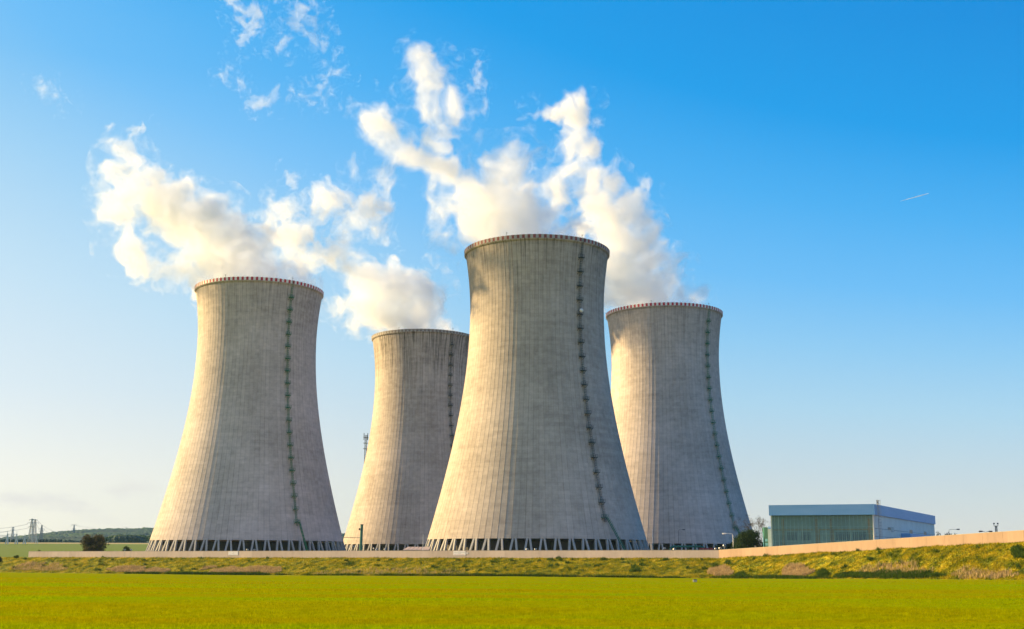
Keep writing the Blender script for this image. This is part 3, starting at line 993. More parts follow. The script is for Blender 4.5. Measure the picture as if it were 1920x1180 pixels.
# green box mast with a wire to the leftmost tower
p = at(678, 984, 455); q = at(678, 1031, 455)
mast = empty('mast', (p.x, p.y, ZG), 'thick green mast in front of the streaked tower', 'mast')
h = p.z - ZG
mb = MB(); mb.tube([(0, 0, 0), (-0.02, 0, h * .5), (0.12, 0, h)], [0.58, 0.54, 0.5], 8); mb.build('shaft', M['teal_paint'], mast)
mb = MB(); mb.box(-0.52, 0.72, -0.5, 0.5, h, h + 0.12); mb.build('cap', M['dark_steel'], mast)
mb = MB(); mb.box(-1.0, -0.5, -0.3, 0.2, h - 2.0, h - 1.3); mb.build('junction_box', M['dark_steel'], mast)
pa = at(642, 1008, 458); pb = at(676, 1008.5, 455)
mb = MB(); mb.tube([pa, pa.lerp(pb, .5) - Vector((0, 0, .05)), pb], 0.12, 6)
tag(mb.build('cable_duct', M['galv_dark']), 'thin horizontal duct reaching from the leftmost tower to the green mast', 'pipe')
# low pink roofed canopy
a = at(755, 1032.5, 450); b = at(797, 1025.5, 450)
can = empty('canopy', (a.x, a.y, ZG), 'low shed with a flat pinkish roof at the left foot of the biggest tower', 'shed')
M['pinkroof'] = mat('pinkish_roof_sheet', (0.55, 0.42, 0.36), 0.7, var=0.15, vscale=1)
wd = b.x - a.x; zt = b.z - ZG
mb = MB()
mb.add([(0, 0, zt - 1.1), (wd + 1.5, 0, zt - 1.1), (wd + 1.5, 5, zt), (1.6, 5, zt), (0, 0, zt - 1.25), (wd + 1.5, 0, zt - 1.25), (wd + 1.5, 5, zt - 0.15), (1.6, 5, zt - 0.15)],
       [(0, 1, 2, 3), (7, 6, 5, 4), (0, 4, 5, 1), (1, 5, 6, 2), (2, 6, 7, 3), (3, 7, 4, 0)])
for i in range(1, 5):
    x = wd * i / 5
    mb.bar((x, 0, zt - 1.08), (x + 1.4 * (1 - i / 5), 5, zt + 0.02), 0.08, 0.06)
mb.build('roof', M['pinkroof'], can)
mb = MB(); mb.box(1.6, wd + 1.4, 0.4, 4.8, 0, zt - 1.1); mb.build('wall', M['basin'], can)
# green pipe arch
pp = [at(1255, 1031, 436), at(1256.5, 1027.5, 436), at(1262, 1025, 436), at(1290, 1025, 436), at(1312, 1025, 436), at(1318, 1026.5, 436), at(1321, 1029, 436), at(1322, 1033, 436)]
pr_ = empty('pipe_bridge', (pp[0].x, pp[0].y, ZG), 'green pipe arch behind the wall at the foot of the rightmost tower', 'pipe')
off = Vector((pp[0].x, pp[0].y, ZG))
pts = [pp[0] - off - Vector((0.1, 0, 2.5))] + [v - off for v in pp]
mb = MB(); mb.tube(pts, 0.36, 10); mb.build('pipe', M['teal_paint'], pr_, smooth=True)
mb = MB()
for px in (1268, 1290):
    v = at(px, 1025, 436) - off
    mb.bar((v.x, 0, 0), (v.x, 0, v.z), 0.25)
v0 = at(1304, 1020.5, 436) - off
mb.bar((v0.x, -0.1, 0), (v0.x, -0.1, v0.z), 0.45)
mb.build('support', M['teal_paint'], pr_)
M['redpaint'] = mat('red_pipe_paint', (0.30, 0.05, 0.06), 0.6, var=0.2)
a = at(1312, 1031, 430); b = at(1352, 1030.3, 430)
rp = empty('pipe_rack', (a.x, a.y, ZG), 'low dark red pipes just showing over the wall near its bend', 'pipe')
mb = MB()
L = b.x - a.x; z1 = a.z - ZG
for dz in (0.0, 0.45):
    mb.tube([(0, 0, z1 + dz), (L, 0.3, z1 + dz)], 0.16, 8)
mb.build('pipe', M['redpaint'], rp)
mb = MB()
for i in range(5):
    mb.bar((L * i / 4, 0.05, 0), (L * i / 4, 0.05, z1 + 0.6), 0.16)
mb.build('support', M['redpaint'], rp)

# lattice helper
def lattice(mb, base, top, w0, w1, n, bar):
    base = Vector(base); top = Vector(top)
    prev = None
    for i in range(n + 1):
        f = i / n
        c = base.lerp(top, f); w = (w0 + (w1 - w0) * f) / 2
        cor = [c + Vector((sx_ * w, sy2 * w, 0)) for sx_, sy2 in ((-1, -1), (1, -1), (1, 1), (-1, 1))]
        if prev:
            for k in range(4):
                mb.bar(prev[k], cor[k], bar * 1.4)
                mb.bar(prev[k], cor[(k + 1) % 4], bar)
                mb.bar(prev[(k + 1) % 4], cor[k], bar)
        for k in range(4):
            mb.bar(cor[k], cor[(k + 1) % 4], bar)
        prev = cor
# antenna mast behind the streaked tower
p = at(686.5, 812, 760)
am = empty('antenna_mast', (p.x, p.y, ZG), 'lattice antenna mast peeking out left of the streaked tower', 'antenna mast')
mb = MB(); lattice(mb, (0, 0, 0), (0, 0, p.z - ZG - 1.5), 1.5, 1.2, 42, 0.10)
mb.build('lattice', M['galv_dark'], am)
mb = MB()
for z in (3, 6.5, 10):
    mb.box(-1.5, 1.5, -1.5, 1.5, p.z - ZG - z, p.z - ZG - z + 0.15)
mb.build('platform', M['galv_dark'], am)
for s in (-1.2, 1.1):
    mb = MB(); mb.tube([(s, -0.6, p.z - ZG - 4.5), (s, -0.6, p.z - ZG - 0.2)], 0.22, 8); mb.build('antenna', M['dark_steel'], am)
# floodlight mast on the right
p = at(1867.5, 986.5, 560)
fm = empty('floodlight_mast', (p.x, p.y, 2.0), 'lattice floodlight mast with a forked head near the right edge', 'floodlight mast')
h = p.z - 2.0
mb = MB(); lattice(mb, (0, 0, 0), (0, 0, h), 0.9, 0.7, 16, 0.07); mb.build('lattice', M['galv_dark'], fm)
mb = MB()
mb.bar((-0.9, 0, h), (0.9, 0, h), 0.25); mb.bar((-0.9, 0, h), (-0.95, 0, h + 1.1), 0.15); mb.bar((0.9, 0, h), (0.95, 0, h + 1.1), 0.15)
mb.build('head_frame', M['lampdark'], fm)
for s in (-0.85, 0.85):
    mb = MB(); mb.box(s - 0.3, s + 0.3, -0.2, 0.2, h + 0.75, h + 1.4); mb.box(s - 0.22, s + 0.22, -0.23, -0.2, h + 0.85, h + 1.3); mb.build('lamp_head', M['lampdark'], fm)

# ------------------------------------------------------------------ blue hall on the right
def build_hall():
    BL = at(1447, 1020, 371); BC = at(1641, 1020, 360); BR = at(1754, 1020, 455)
    zt = at(1643, 945.5, 360).z
    base = 0.6
    o = Vector((BC.x, BC.y, base))
    root = empty('industrial_hall', o, 'long industrial hall with a blue metal fascia and a green glazed front', 'building')
    H = zt - base
    fl = Vector((BL.x - BC.x, BL.y - BC.y, 0)); fr = Vector((BR.x - BC.x, BR.y - BC.y, 0))
    LF, LR = fl.length, fr.length
    ul = fl.normalized(); ur = fr.normalized()
    nf = Vector((ul.y, -ul.x, 0));  nf = nf if nf.y < 0 else -nf      # front normal towards the viewer
    ns = Vector((ur.y, -ur.x, 0)); ns = ns if ns.x > 0 else -ns       # side normal
    Zv = Vector((0, 0, 1))
    fz = at(1643, 965.5, 360).z - base       # lower edge of the fascia
    blue = bpy.data.materials.new('blue_fascia_sheet')
    blue.use_nodes = True
    t = NT(blue.node_tree); b = blue.node_tree.nodes['Principled BSDF']
    b.inputs['Roughness'].default_value = 0.45
    g = t.n('ShaderNodeTexCoord')
    x, y, z = t.sep(g.outputs['Object'])
    n1 = t.noise(t.xyz(t.math('MULTIPLY', x, 0.1), t.math('MULTIPLY', y, 0.1), t.math('MULTIPLY', z, 0.5)), 1.0, 4.0, 0.6)
    t.link(t.ramp(n1, [(0.3, (0.13, 0.33, 0.60)), (0.7, (0.19, 0.39, 0.66))]), b.inputs['Base Color'])
    wv = t.n('ShaderNodeTexWave'); wv.bands_direction = 'X'
    t.link(t.xyz(t.math('ADD', x, y), 0.0, 0.0), wv.inputs['Vector']); wv.inputs['Scale'].default_value = 1.2
    bp = t.n('ShaderNodeBump'); bp.inputs['Strength'].default_value = 0.3; bp.inputs['Distance'].default_value = 0.04
    t.link(wv.outputs['Fac'], bp.inputs['Height']); t.link(bp.outputs[0], b.inputs['Normal'])
    clad = bpy.data.materials.new('pale_wall_panels')
    clad.use_nodes = True
    t = NT(clad.node_tree); b = clad.node_tree.nodes['Principled BSDF']
    b.inputs['Roughness'].default_value = 0.6
    g = t.n('ShaderNodeTexCoord')
    n1 = t.noise(g.outputs['Object'], 0.25, 5.0, 0.6)
    t.link(t.ramp(n1, [(0.3, (0.78, 0.68, 0.58)), (0.7, (0.90, 0.80, 0.70))]), b.inputs['Base Color'])
    glass = bpy.data.materials.new('green_tinted_glass')
    glass.use_nodes = True
    t = NT(glass.node_tree); b = glass.node_tree.nodes['Principled BSDF']; out = glass.node_tree.nodes['Material Output']
    b.inputs['Base Color'].default_value = (0.22, 0.34, 0.36, 1); b.inputs['Roughness'].default_value = 0.25
    tr = t.n('ShaderNodeBsdfTransparent'); tr.inputs[0].default_value = (0.84, 0.98, 0.96, 1)
    mx = t.n('ShaderNodeMixShader'); mx.inputs[0].default_value = 0.74
    t.link(b.outputs[0], mx.inputs[1]); t.link(tr.outputs[0], mx.inputs[2]); t.link(mx.outputs[0], out.inputs['Surface'])
    inner = mat('hall_interior_wall', (0.62, 0.62, 0.55), 0.9, var=0.4, vscale=0.2)
    orange = mat('ochre_interior_column', (0.80, 0.38, 0.10), 0.8, var=0.3, vscale=0.4)
    winm = mat('interior_window', (0.03, 0.05, 0.07), 0.3)
    mull = mat('green_mullion', (0.20, 0.32, 0.30), 0.6)
    roofm = mat('roof_felt', (0.12, 0.12, 0.12), 0.9, var=0.2)
    def quad_wall(mbb, P0, P1, z0, z1, thick, nrm, mi=0):
        a = P0 + Zv * z0; bq = P1 + Zv * z0; c = P1 + Zv * z1; d = P0 + Zv * z1
        k = nrm * -thick
        mbb.add([a, bq, c, d, a + k, bq + k, c + k, d + k],
                [(0, 1, 2, 3), (7, 6, 5, 4), (0, 4, 5, 1), (1, 5, 6, 2), (2, 6, 7, 3), (3, 7, 4, 0)], mi)
    O = Vector((0, 0, 0)); Lp = fl; Rp = fr; Bk = fl + fr
    # fascia
    mb = MB()
    e = 0.6
    A = Lp + nf * e + ul * 0.4; B = O + nf * e + ns * 0.45; C = Rp + ns * 0.45 + ur * 0.3; D = Bk + ul * 0.4 + ur * 0.3
    quad_wall(mb, A, B, fz, H, 0.3, nf); quad_wall(mb, B - nf * 0.3, C, fz, H, 0.3, ns)
    quad_wall(mb, A - nf * 0.31, D, fz, H, 0.3, ul); quad_wall(mb, D - ul * 0.31, C - ns * 0.31, fz, H, 0.3, ur)
    mb.build('fascia', blue, root)
    mb = MB()
    m2 = [A + Zv * (H - 0.3), B + Zv * (H - 0.3), C + Zv * (H - 0.3), D + Zv * (H - 0.3)]
    m3 = [v - Zv * 0.2 for v in m2]
    ins = (B + D) / 2
    m2 = [v + ((ins + Zv * v.z) - v) * 0.012 for v in m2]; m3 = [v + ((ins + Zv * v.z) - v) * 0.012 for v in m3]
    mb.add(m2 + m3, [(0, 1, 2, 3), (7, 6, 5, 4), (0, 4, 5, 1), (1, 5, 6, 2), (2, 6, 7, 3), (3, 7, 4, 0)])
    mb.build('roof', roofm, root)
    # soffit under the front overhang is the fascia's own return
    mb = MB(); quad_wall(mb, Lp + nf * 0.25, O + nf * 0.25 - ns * 0.05, fz - 0.02, fz + 0.06, 1.0, -nf)
    # glazed front, slim mullions and rails
    zg0 = -0.5
    quad_wall(mb, Lp - ul * 0.1, O + ul * 0.35, zg0, fz - 0.05, 0.04, nf)
    gl = mb.build('glazed_front', glass, root)
    mb = MB()
    nm = 26
    for i in range(nm + 1):
        p_ = O.lerp(Lp, i / nm) + nf * 0.03
        w_ = 0.16 if i % 6 == 0 else 0.07
        mb.bar(p_ + Zv * zg0, p_ + Zv * (fz - 0.05), w_, 0.08, upv=tuple(nf))
    for z in (0.5, 2.6, 4.7, 6.8, 8.9):
        mb.bar(O + Zv * z + nf * 0.03, Lp + Zv * z + nf * 0.03, 0.06, 0.07)
    mb.build('mullions', mull, gl)
    # inside: back wall, row of windows, columns
    mb = MB(); quad_wall(mb, Lp - nf * 2.0 - ul * 0.6, O - nf * 2.0 - ns * 0.6, zg0, fz, 0.2, nf); mb.build('interior_wall', inner, root)
    mb = MB()
    def iw(u0, u1, z0, z1, mbb, out_=0.03):
        quad_wall(mbb, O.lerp(Lp, u1) - nf * 1.95, O.lerp(Lp, u0) - nf * 1.95, z0, z1, 0.05, nf)
    for u0, u1, n_ in ((0.08, 0.22, 7), (0.24, 0.38, 7), (0.62, 0.72, 5), (0.76, 0.86, 5)):
        for i in range(n_):
            a_ = u0 + (u1 - u0) * i / n_
            iw(a_, a_ + (u1 - u0) / n_ * 0.66, 5.0, 7.3, mb)
    mb.build('interior_windows', winm, root)
    mb = MB()
    for u in (0.04, 0.41, 0.55, 0.88):
        iw(u, u + 0.025, zg0, fz - 1.0, mb)
    iw(0.0, 0.58, 7.9, 8.3, mb); iw(0.6, 1.0, 7.9, 8.2, mb)
    for u in (0.39, 0.53):
        iw(u, u + 0.035, 3.0, 8.0, mb)
    mb.build('interior_columns', orange, root)
    # side wall in long panels with dark joints
    mb = MB(); jm = MB()
    zs_ = [-1.0, 1.3, 3.7, 6.1, 8.4, fz + 0.1]
    quad_wall(mb, O + Zv * 0, Rp, -1.0, fz + 0.2, 0.3, ns)
    quad_wall(mb, Rp - ns * 0.3, Bk, -1.0, fz + 0.2, 0.3, ur); quad_wall(mb, Bk - ur * 0.3, Lp - nf * 0.3, -1.0, fz + 0.2, 0.3, ul)
    wl_ = mb.build('wall', clad, root)
    for z in zs_[1:-1]:
        jm.bar(O + ns * 0.012 + Zv * z + ur * 0.2, Rp + ns * 0.012 + Zv * z, 0.05, 0.11)
    for i in range(1, 12):
        q = O.lerp(Rp, i / 12) + ns * 0.015
        jm.bar(q + Zv * -0.9, q + Zv * 6.1, 0.06, 0.05)
    jm.build('panel_joints', M['galv_dark'], wl_)
    # corner post
    mb = MB(); mb.bar(O + ul * 0.18 + nf * 0.02 + Zv * -0.9, O + ul * 0.18 + nf * 0.02 + Zv * (fz - 0.02), 0.36, 0.36); mb.build('corner_post', clad, root)
    # windows of the side wall
    def side_px(px):
        k = slope_x(px); P = Vector((BC.x, BC.y, 0)) + ns * 0.0
        t_ = (k * P.y - P.x) / (ur.x - k * ur.y)
        return t_
    for pa_, pb_, ya, yb in ((1668, 1672.5, 989, 993.5), (1674, 1678.5, 989, 997), (1709, 1713.5, 994, 1002), (1735.5, 1739.5, 997, 1005)):
        ta, tb = side_px(pa_), side_px(pb_)
        Y_ = BC.y + ur.y * ta
        zz1 = at(pa_, ya, Y_).z - base; zz0 = at(pa_, yb, Y_).z - base
        mb = MB(); quad_wall(mb, ur * ta + ns * 0.06, ur * tb + ns * 0.06, zz0, zz1, 0.08, ns)
        wn_ = mb.build('window', winm if pa_ != 1674 else clad, root)
        mb = MB()
        P0 = ur * ta + ns * 0.08; P1 = ur * tb + ns * 0.08
        for a_, b_ in ((P0 + Zv * zz0, P1 + Zv * zz0), (P0 + Zv * zz1, P1 + Zv * zz1), (P0 + Zv * zz0, P0 + Zv * zz1), (P1 + Zv * zz0, P1 + Zv * zz1), ((P0 + P1) / 2 + Zv * zz0, (P0 + P1) / 2 + Zv * zz1)):
            mb.bar(a_, b_, 0.10, 0.10)
        mb.build('window_frame', M['galv'], wn_)
    # low blue annex along the side wall
    ta, tb = side_px(1692), side_px(1741)
    z1a = at(1692, 1000.5, BC.y + ur.y * ta).z - base
    mb = MB()
    quad_wall(mb, ur * ta + ns * 3.0, ur * tb + ns * 3.0, -1.0, z1a, 2.9, ns)
    mb.build('annex', blue, root)
    # caged ladder at the corner
    mb = MB()
    c0 = ur * 2.0 + ns * 0.9
    for s in (-0.3, 0.3):
        mb.bar(c0 + ur * s + Zv * -0.5, c0 + ur * s + Zv * (H + 1.3), 0.10)
    z = -0.3
    while z < H + 1.2:
        mb.bar(c0 - ur * 0.3 + Zv * z, c0 + ur * 0.3 + Zv * z, 0.05); z += 0.4
    z = 2.0
    while z < H + 1.3:
        ringp = [c0 - ur * 0.3, c0 - ur * 0.55 + ns * 0.4, c0 + ns * 0.85, c0 + ur * 0.55 + ns * 0.4, c0 + ur * 0.3]
        for a_, b_ in zip(ringp, ringp[1:]): mb.bar(a_ + Zv * z, b_ + Zv * z, 0.07)
        z += 0.9
    for d_ in (-ur * 0.5 + ns * 0.4, ns * 0.85, ur * 0.5 + ns * 0.4):
        mb.bar(c0 + d_ + Zv * 2, c0 + d_ + Zv * (H + 1.3), 0.06)
    for z in (3, 7, fz - 0.2):
        mb.bar(c0 + Zv * z, c0 - ns * 0.9 + Zv * z, 0.08)
    mb.build('ladder', M['galv'], root)
    mb = MB()
    q0 = ur * 0.6 + ns * 0.9 + Zv * H; 
    for i in range(4):
        q = q0 + ur * (i * 0.8)
        mb.bar(q, q + Zv * 1.2, 0.08)
    for z in (0.6, 1.2):
        mb.bar(q0 + Zv * z, q0 + ur * 2.4 + Zv * z, 0.07)
    mb.build('railing', M['galv_dark'], root)
    return root
build_hall()

# teal transformer housing between the tree and the hall
a = at(1434, 1026, 392); b = at(1446, 989, 392)
w_ = b.x - a.x
house = empty('transformer_housing', (a.x, a.y, ZG), 'narrow teal and light blue steel housing between the dark tree and the hall', 'housing')
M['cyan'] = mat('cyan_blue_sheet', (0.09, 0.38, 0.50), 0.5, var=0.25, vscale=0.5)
M['ltblue'] = mat('light_blue_sheet', (0.30, 0.48, 0.60), 0.5, var=0.25, vscale=0.5)
h = b.z - ZG
mb = MB(); mb.box(0, w_ * 0.5, 0, 2.5, 0, h); mb.build('cabinet', M['teal_paint'], house)
mb = MB(); mb.box(w_ * 0.5 + 0.02, w_ + 0.9, 0.6, 5.0, 0, h - 0.5)
mb.add([(w_ * 0.5, 0.5, h - 0.5), (w_ + 1.0, 0.5, h - 0.5), (w_ + 1.0, 5.1, h - 0.5), (w_ * 0.5, 5.1, h - 0.5), (w_ * 0.75, 2.5, h + 0.4), (w_, 2.5, h + 0.4)],
       [(0, 1, 5, 4), (1, 2, 5), (2, 3, 4, 5), (3, 0, 4), (3, 2, 1, 0)])
mb.build('enclosure', M['ltblue'], house)
mb = MB()
for i in range(5):
    mb.box(0.15, w_ * 0.5 - 0.15, -0.06, -0.003, 0.8 + i * 1.3, 1.6 + i * 1.3)
mb.build('louvre', M['cyan'], house)
mb = MB(); mb.tube([(-0.5, -0.6, 0), (-0.5, -0.6, h - 2.0), (-0.9, -0.6, h - 1.5)], 0.10, 8); mb.build('conduit', M['cyan'], house)

# small concrete marker in the field
px0, py0 = 1303, 1091.5
d = ray(px0, py0)
Ym = 150.0
for _ in range(60):
    zz = field_z(px0, Ym); Ym = zz / (d[2] / d[1])
    Ym = max(60, min(Ym, 355))
mp = at(px0, py0, Ym)
s = 5.2 / F_PX * Ym
mk = empty('field_marker', (mp.x, mp.y, mp.z - 0.05), 'small square concrete box standing alone in the green field', 'marker')
mb = MB(); mb.box(-s * 0.62, s * 0.62, -s * 0.5, s * 0.5, 0, s * 0.9); mb.build('box', M['column'], mk)
mb = MB(); mb.box(-s * 0.7, s * 0.7, -s * 0.58, s * 0.58, s * 0.9, s * 1.02); mb.build('lid', M['dark_steel'], mk)
mb = MB(); mb.box(s * 0.1, s * 0.5, -s * 0.52, -s * 0.503, s * 0.2, s * 0.8); mb.build('door', M['galv'], mk)

# ------------------------------------------------------------------ trees and bushes
M['bark'] = mat('bark', (0.07, 0.05, 0.035), 0.95, var=0.4, vscale=2)
def foliage(name, blobs, n, size, material, parent, seed, zmin=-1):
    """leaf clusters spread through ellipsoid blobs (cx,cy,cz,rx,ry,rz)"""
    r = np.random.default_rng(seed)
    tot = sum(b[3] * b[4] * b[5] for b in blobs)
    V = []; 
    for b in blobs:
        k = int(n * b[3] * b[4] * b[5] / tot)
        nc = max(6, k // 22)
        dirs = r.normal(size=(nc, 3)); dirs /= np.linalg.norm(dirs, axis=1)[:, None]
        rad = r.random(nc) ** 0.45 * r.uniform(0.82, 1.12, nc)
        cc = dirs * rad[:, None] * np.array(b[3:6]) + np.array(b[:3])
        idx = r.integers(0, nc, k)
        p = cc[idx] + r.normal(size=(k, 3)) * size * 1.3
        V.append(p)
    C = np.concatenate(V); C = C[C[:, 2] > zmin]
    k = len(C)
    u = r.normal(size=(k, 3)); u /= np.linalg.norm(u, axis=1)[:, None]
    w = np.cross(u, r.normal(size=(k, 3))); w /= np.linalg.norm(w, axis=1)[:, None]
    sz = (size * r.uniform(0.5, 1.1, k))[:, None]
    P = np.stack([C - u * sz - w * sz * 0.2, C + w * sz * 0.6, C + u * sz, C - w * sz * 0.6], 1).reshape(-1, 3)
    return np_mesh(name, P, np.arange(4 * k).reshape(-1, 4), material, parent)
def tree(name, px0, px1, pytop, Y, gz, label, cat, material, n, size, seed, group=None, open_=False):
    a = at(px0, 1030, Y); b = at(px1, 1030, Y); top = at((px0 + px1) / 2, pytop, Y).z
    W = b.x - a.x; cx = (a.x + b.x) / 2; H = top - gz
    root = empty(name, (cx, Y, gz), label, cat, group)
    r = random.Random(seed)
    blobs = []
    nb = 9
    for i in range(nb):
        f = r.uniform(-1, 1)
        rr = W * r.uniform(0.15, 0.25)
        hz = H * (0.98 - 0.42 * abs(f) ** 1.8) * r.uniform(0.86, 1.0) - rr * 0.75
        blobs.append((f * (W / 2 - rr * 0.9), r.uniform(-0.28, 0.28) * W, hz, rr, rr, rr * 0.85))
    for i in range(5):
        rr = W * 0.2
        blobs.append((r.uniform(-1, 1) * (W / 2 - rr), r.uniform(-0.25, 0.25) * W, H * r.uniform(0.12, 0.45), rr, rr, H * 0.22))
    mb = MB()
    mb.tube([(0, 0, -0.3), (0.1, 0, H * 0.2), (-0.1, 0.1, H * 0.5)], [W * 0.03, W * 0.024, W * 0.012], 8)
    for b_ in blobs[:nb]:
        z0 = H * r.uniform(0.12, 0.35)
        mid = (b_[0] * 0.5, b_[1] * 0.5, (z0 + b_[2]) / 2 + 0.2)
        mb.tube([(0, 0, z0), mid, b_[:3]], [W * 0.012, W * 0.008, W * 0.003], 6)
    mb.build('trunk', M['bark'], root)
    foliage('crown', blobs, n, size, material, root, seed, 0.1)
    return root
M['bushbrown'] = leaf_mat('dusky_bush_leaves', [(0.3, (0.035, 0.045, 0.016)), (0.5, (0.07, 0.06, 0.025)), (0.7, (0.12, 0.08, 0.035))], 0.5, 0.2, fine=1.5)
M['bushdark'] = leaf_mat('dark_leaves', [(0.3, (0.014, 0.035, 0.014)), (0.7, (0.04, 0.075, 0.02))], 0.6, 0.2, fine=1.5)
M['bushgreen'] = leaf_mat('green_leaves', [(0.3, (0.04, 0.075, 0.012)), (0.7, (0.09, 0.13, 0.02))], 0.6, 0.25, fine=1.5)
tree('bush', 140, 207, 999, 545, -0.8, 'large dusky round bush behind the left end of the wall', 'bush', M['bushbrown'], 15000, 0.28, 3)
tree('bush', 228, 247, 1022, 530, -0.8, 'small dark bush between the dusky bush and the leftmost tower', 'bush', M['bushdark'], 3500, 0.18, 4)
tree('bush', -14, 6, 1041.5, 470, -2.6, 'dark bush cut by the left edge of the picture', 'bush', M['bushdark'], 3500, 0.18, 5)
tree('bush', 27, 37, 1041.5, 480, -1.0, 'tiny green bush on the bank left of the wall end', 'bush', M['bushgreen'], 900, 0.15, 6)
tree('bush', 70, 78, 1030, 520, -1.0, 'very small bush just above the left end of the wall', 'bush', M['bushgreen'], 700, 0.15, 16)
tree('tree', 1370, 1440, 987, 398, -0.5, 'dark dense tree between the rightmost tower and the blue hall', 'tree', M['bushdark'], 24000, 0.22, 7)
tree('hedge_bush', 1336, 1366, 1018.5, 430, -0.5, 'low dark hedge left of the dense tree', 'bush', M['bushdark'], 3500, 0.2, 8)
tree('hedge_bush', 1358, 1392, 1012.5, 425, -0.5, 'low dark hedge touching the dense tree', 'bush', M['bushdark'], 4500, 0.2, 9)
# bare twiggy tree behind the dense one
def bare_tree(px0, px1, pytop, Y, label, seed):
    a = at(px0, 1030, Y); b = at(px1, 1030, Y); top = at((px0 + px1) / 2, pytop, Y).z
    root = empty('bare_tree', ((a.x + b.x) / 2, Y, ZG), label, 'tree')
    H = top - ZG; W = b.x - a.x
    r = random.Random(seed)
    mb = MB(); tips = []
    def grow(p, d, L, rad, lvl):
        q = p + d * L
        mb.tube([p, p.lerp(q, .5) + Vector((r.uniform(-.1, .1), r.uniform(-.1, .1), 0)) * L * .3, q], [rad, rad * .8, rad * .6], 5, cap=False)
        if lvl == 0: tips.append(q); return
        for i in range(3 if lvl > 1 else 4):
            nd = (d + Vector((r.uniform(-.8, .8), r.uniform(-.6, .6), r.uniform(-.1, .6)))).normalized()
            grow(q, nd, L * r.uniform(.55, .8), rad * .55, lvl - 1)
    for k in range(4):
        grow(Vector(((k - 1.5) * W * .2, 0, 0)), Vector((r.uniform(-.25, .25), 0, 1)).normalized(), H * .42, .12, 4)
    mb.build('trunk', M['bark'], root)
    blobs = [(t_.x, t_.y, t_.z, .5, .5, .5) for t_ in tips[::3]]
    foliage('crown', blobs, 1400, 0.14, M['bushbrown'], root, seed, 1)
bare_tree(1402, 1440, 979, 415, 'sparse twiggy tree rising behind the dense dark tree', 4)
for i, (x0, x1, yt, lb) in enumerate([(1756, 1768, 1000, 'tiny far treetop at the right end of the hall'), (1768, 1790, 999.5, 'far treetops under the single armed street lamp'), (1788, 1802, 1001.5, 'far low treetop right of the single armed street lamp')]):
    tree('tree', x0, x1, yt - 1.5, 600, 1.0, lb, 'tree', M['bushdark'], 1500, 0.4, 20 + i, 'treetops far behind the sunlit wall')

# ------------------------------------------------------------------ power lines on the left
M['pylon'] = mat('pylon_steel', (0.55, 0.53, 0.50), 0.6, var=0.1)
M['pylon_dark'] = mat('pylon_steel_dark', (0.30, 0.30, 0.31), 0.6, var=0.1)
M['gantry'] = mat('pale_gantry_steel', (0.62, 0.62, 0.62), 0.6, var=0.1)
WIRE_ENDS = {}
def pylon(px, pytop, pybase, Y, label, w, arms, material, b=0.3, head=None):
    top = at(px, pytop, Y); base = at(px, pybase, Y)
    root = empty('pylon', (base.x, base.y, base.z), label, 'pylon', 'power pylons on the horizon')
    H = top.z - base.z
    mb = MB(); lattice(mb, (0, 0, 0), (0, 0, H), w, w * 0.22, 9, b); mb.build('lattice_body', material, root)
    tips = []
    for fz, aw in arms:
        mb = MB()
        z = H * fz
        for s in (-1, 1):
            for yy in (-0.4, 0.4):
                mb.bar((0, yy, z + aw * 0.16), (s * aw, 0, z), b * 1.1)
                mb.bar((0, yy, z - 0.2), (s * aw, 0, z), b * 1.1)
            mb.bar((s * aw * .5, 0, z + aw * .08), (s * aw * .5, 0, z), b)
            mb.bar((s * aw, 0, z), (s * aw, 0, z - 1.6), b * 1.2)
            tips.append(base + Vector((s * aw, 0, z - 1.6)))
        mb.build('crossarm', material, root)
    return root, tips
P1r, T1 = pylon(57, 973, 1017, 1560, 'tallest lattice pylon, standing left of the dusky bush', 6.0, [(0.97, 3.6), (0.82, 5.5), (0.66, 4.2)], M['pylon'], 0.24)
P2r, T2 = pylon(63, 974, 1016, 1680, 'tall lattice pylon just right of and behind the tallest one', 6.0, [(0.97, 3.4), (0.84, 4.8)], M['pylon'], 0.24)
P3r, T3 = pylon(76.5, 984.5, 1012, 1950, 'dark lattice pylon between the tallest pylon and the dusky bush', 4.5, [(0.72, 4.6), (0.58, 3.6)], M['pylon_dark'], 0.26)
P4r, T4 = pylon(138, 984.5, 1001, 3300, 'far T shaped pylon on the wooded ridge above the dusky bush', 4.5, [(0.98, 7.5), (0.55, 5.0)], M['pylon_dark'], 0.5)
P5r, T5 = pylon(22.5, 988.5, 1014, 1900, 'small lattice pylon near the left edge', 4.0, [(0.95, 2.6), (0.8, 3.2)], M['pylon'], 0.24)
P6r, T6 = pylon(236, 989.5, 1000, 3900, 'faint far pylon on the ridge close to the leftmost tower', 5, [(0.95, 6.0)], M['pylon'], 0.5)
def wire(A, B, sag, label, r=0.14):
    mb = MB()
    pts = []
    for i in range(15):
        f = i / 14
        p_ = A.lerp(B, f); p_.z -= sag * 4 * f * (1 - f); pts.append(p_)
    mb.tube(pts, r, 4)
    o = mb.build('power_line', M['pylon_dark'])
    return tag(o, label, 'power line', 'sagging power lines between the pylons')
wl_lab = 'sagging power line strung between the lattice pylons on the left'
L0 = [at(-120, 984, 1500), at(-120, 990, 1500), at(-120, 996, 1500)]
wire(L0[0], T1[2], 6, 'uppermost power line running off the left edge from the tallest pylon')
wire(L0[1], T1[4], 6, 'second power line running off the left edge from the tallest pylon')
wire(L0[2], T5[2], 5, 'lowest power line running off the left edge to the small pylon')
wire(T1[1], T3[1], 5, 'short power line from the tallest pylon to the dark pylon')
wire(T2[1], T4[0], 16, 'upper long power line climbing to the pylon on the ridge', 0.18)
wire(T3[1], T4[2], 14, 'lower long power line climbing to the pylon on the ridge', 0.18)
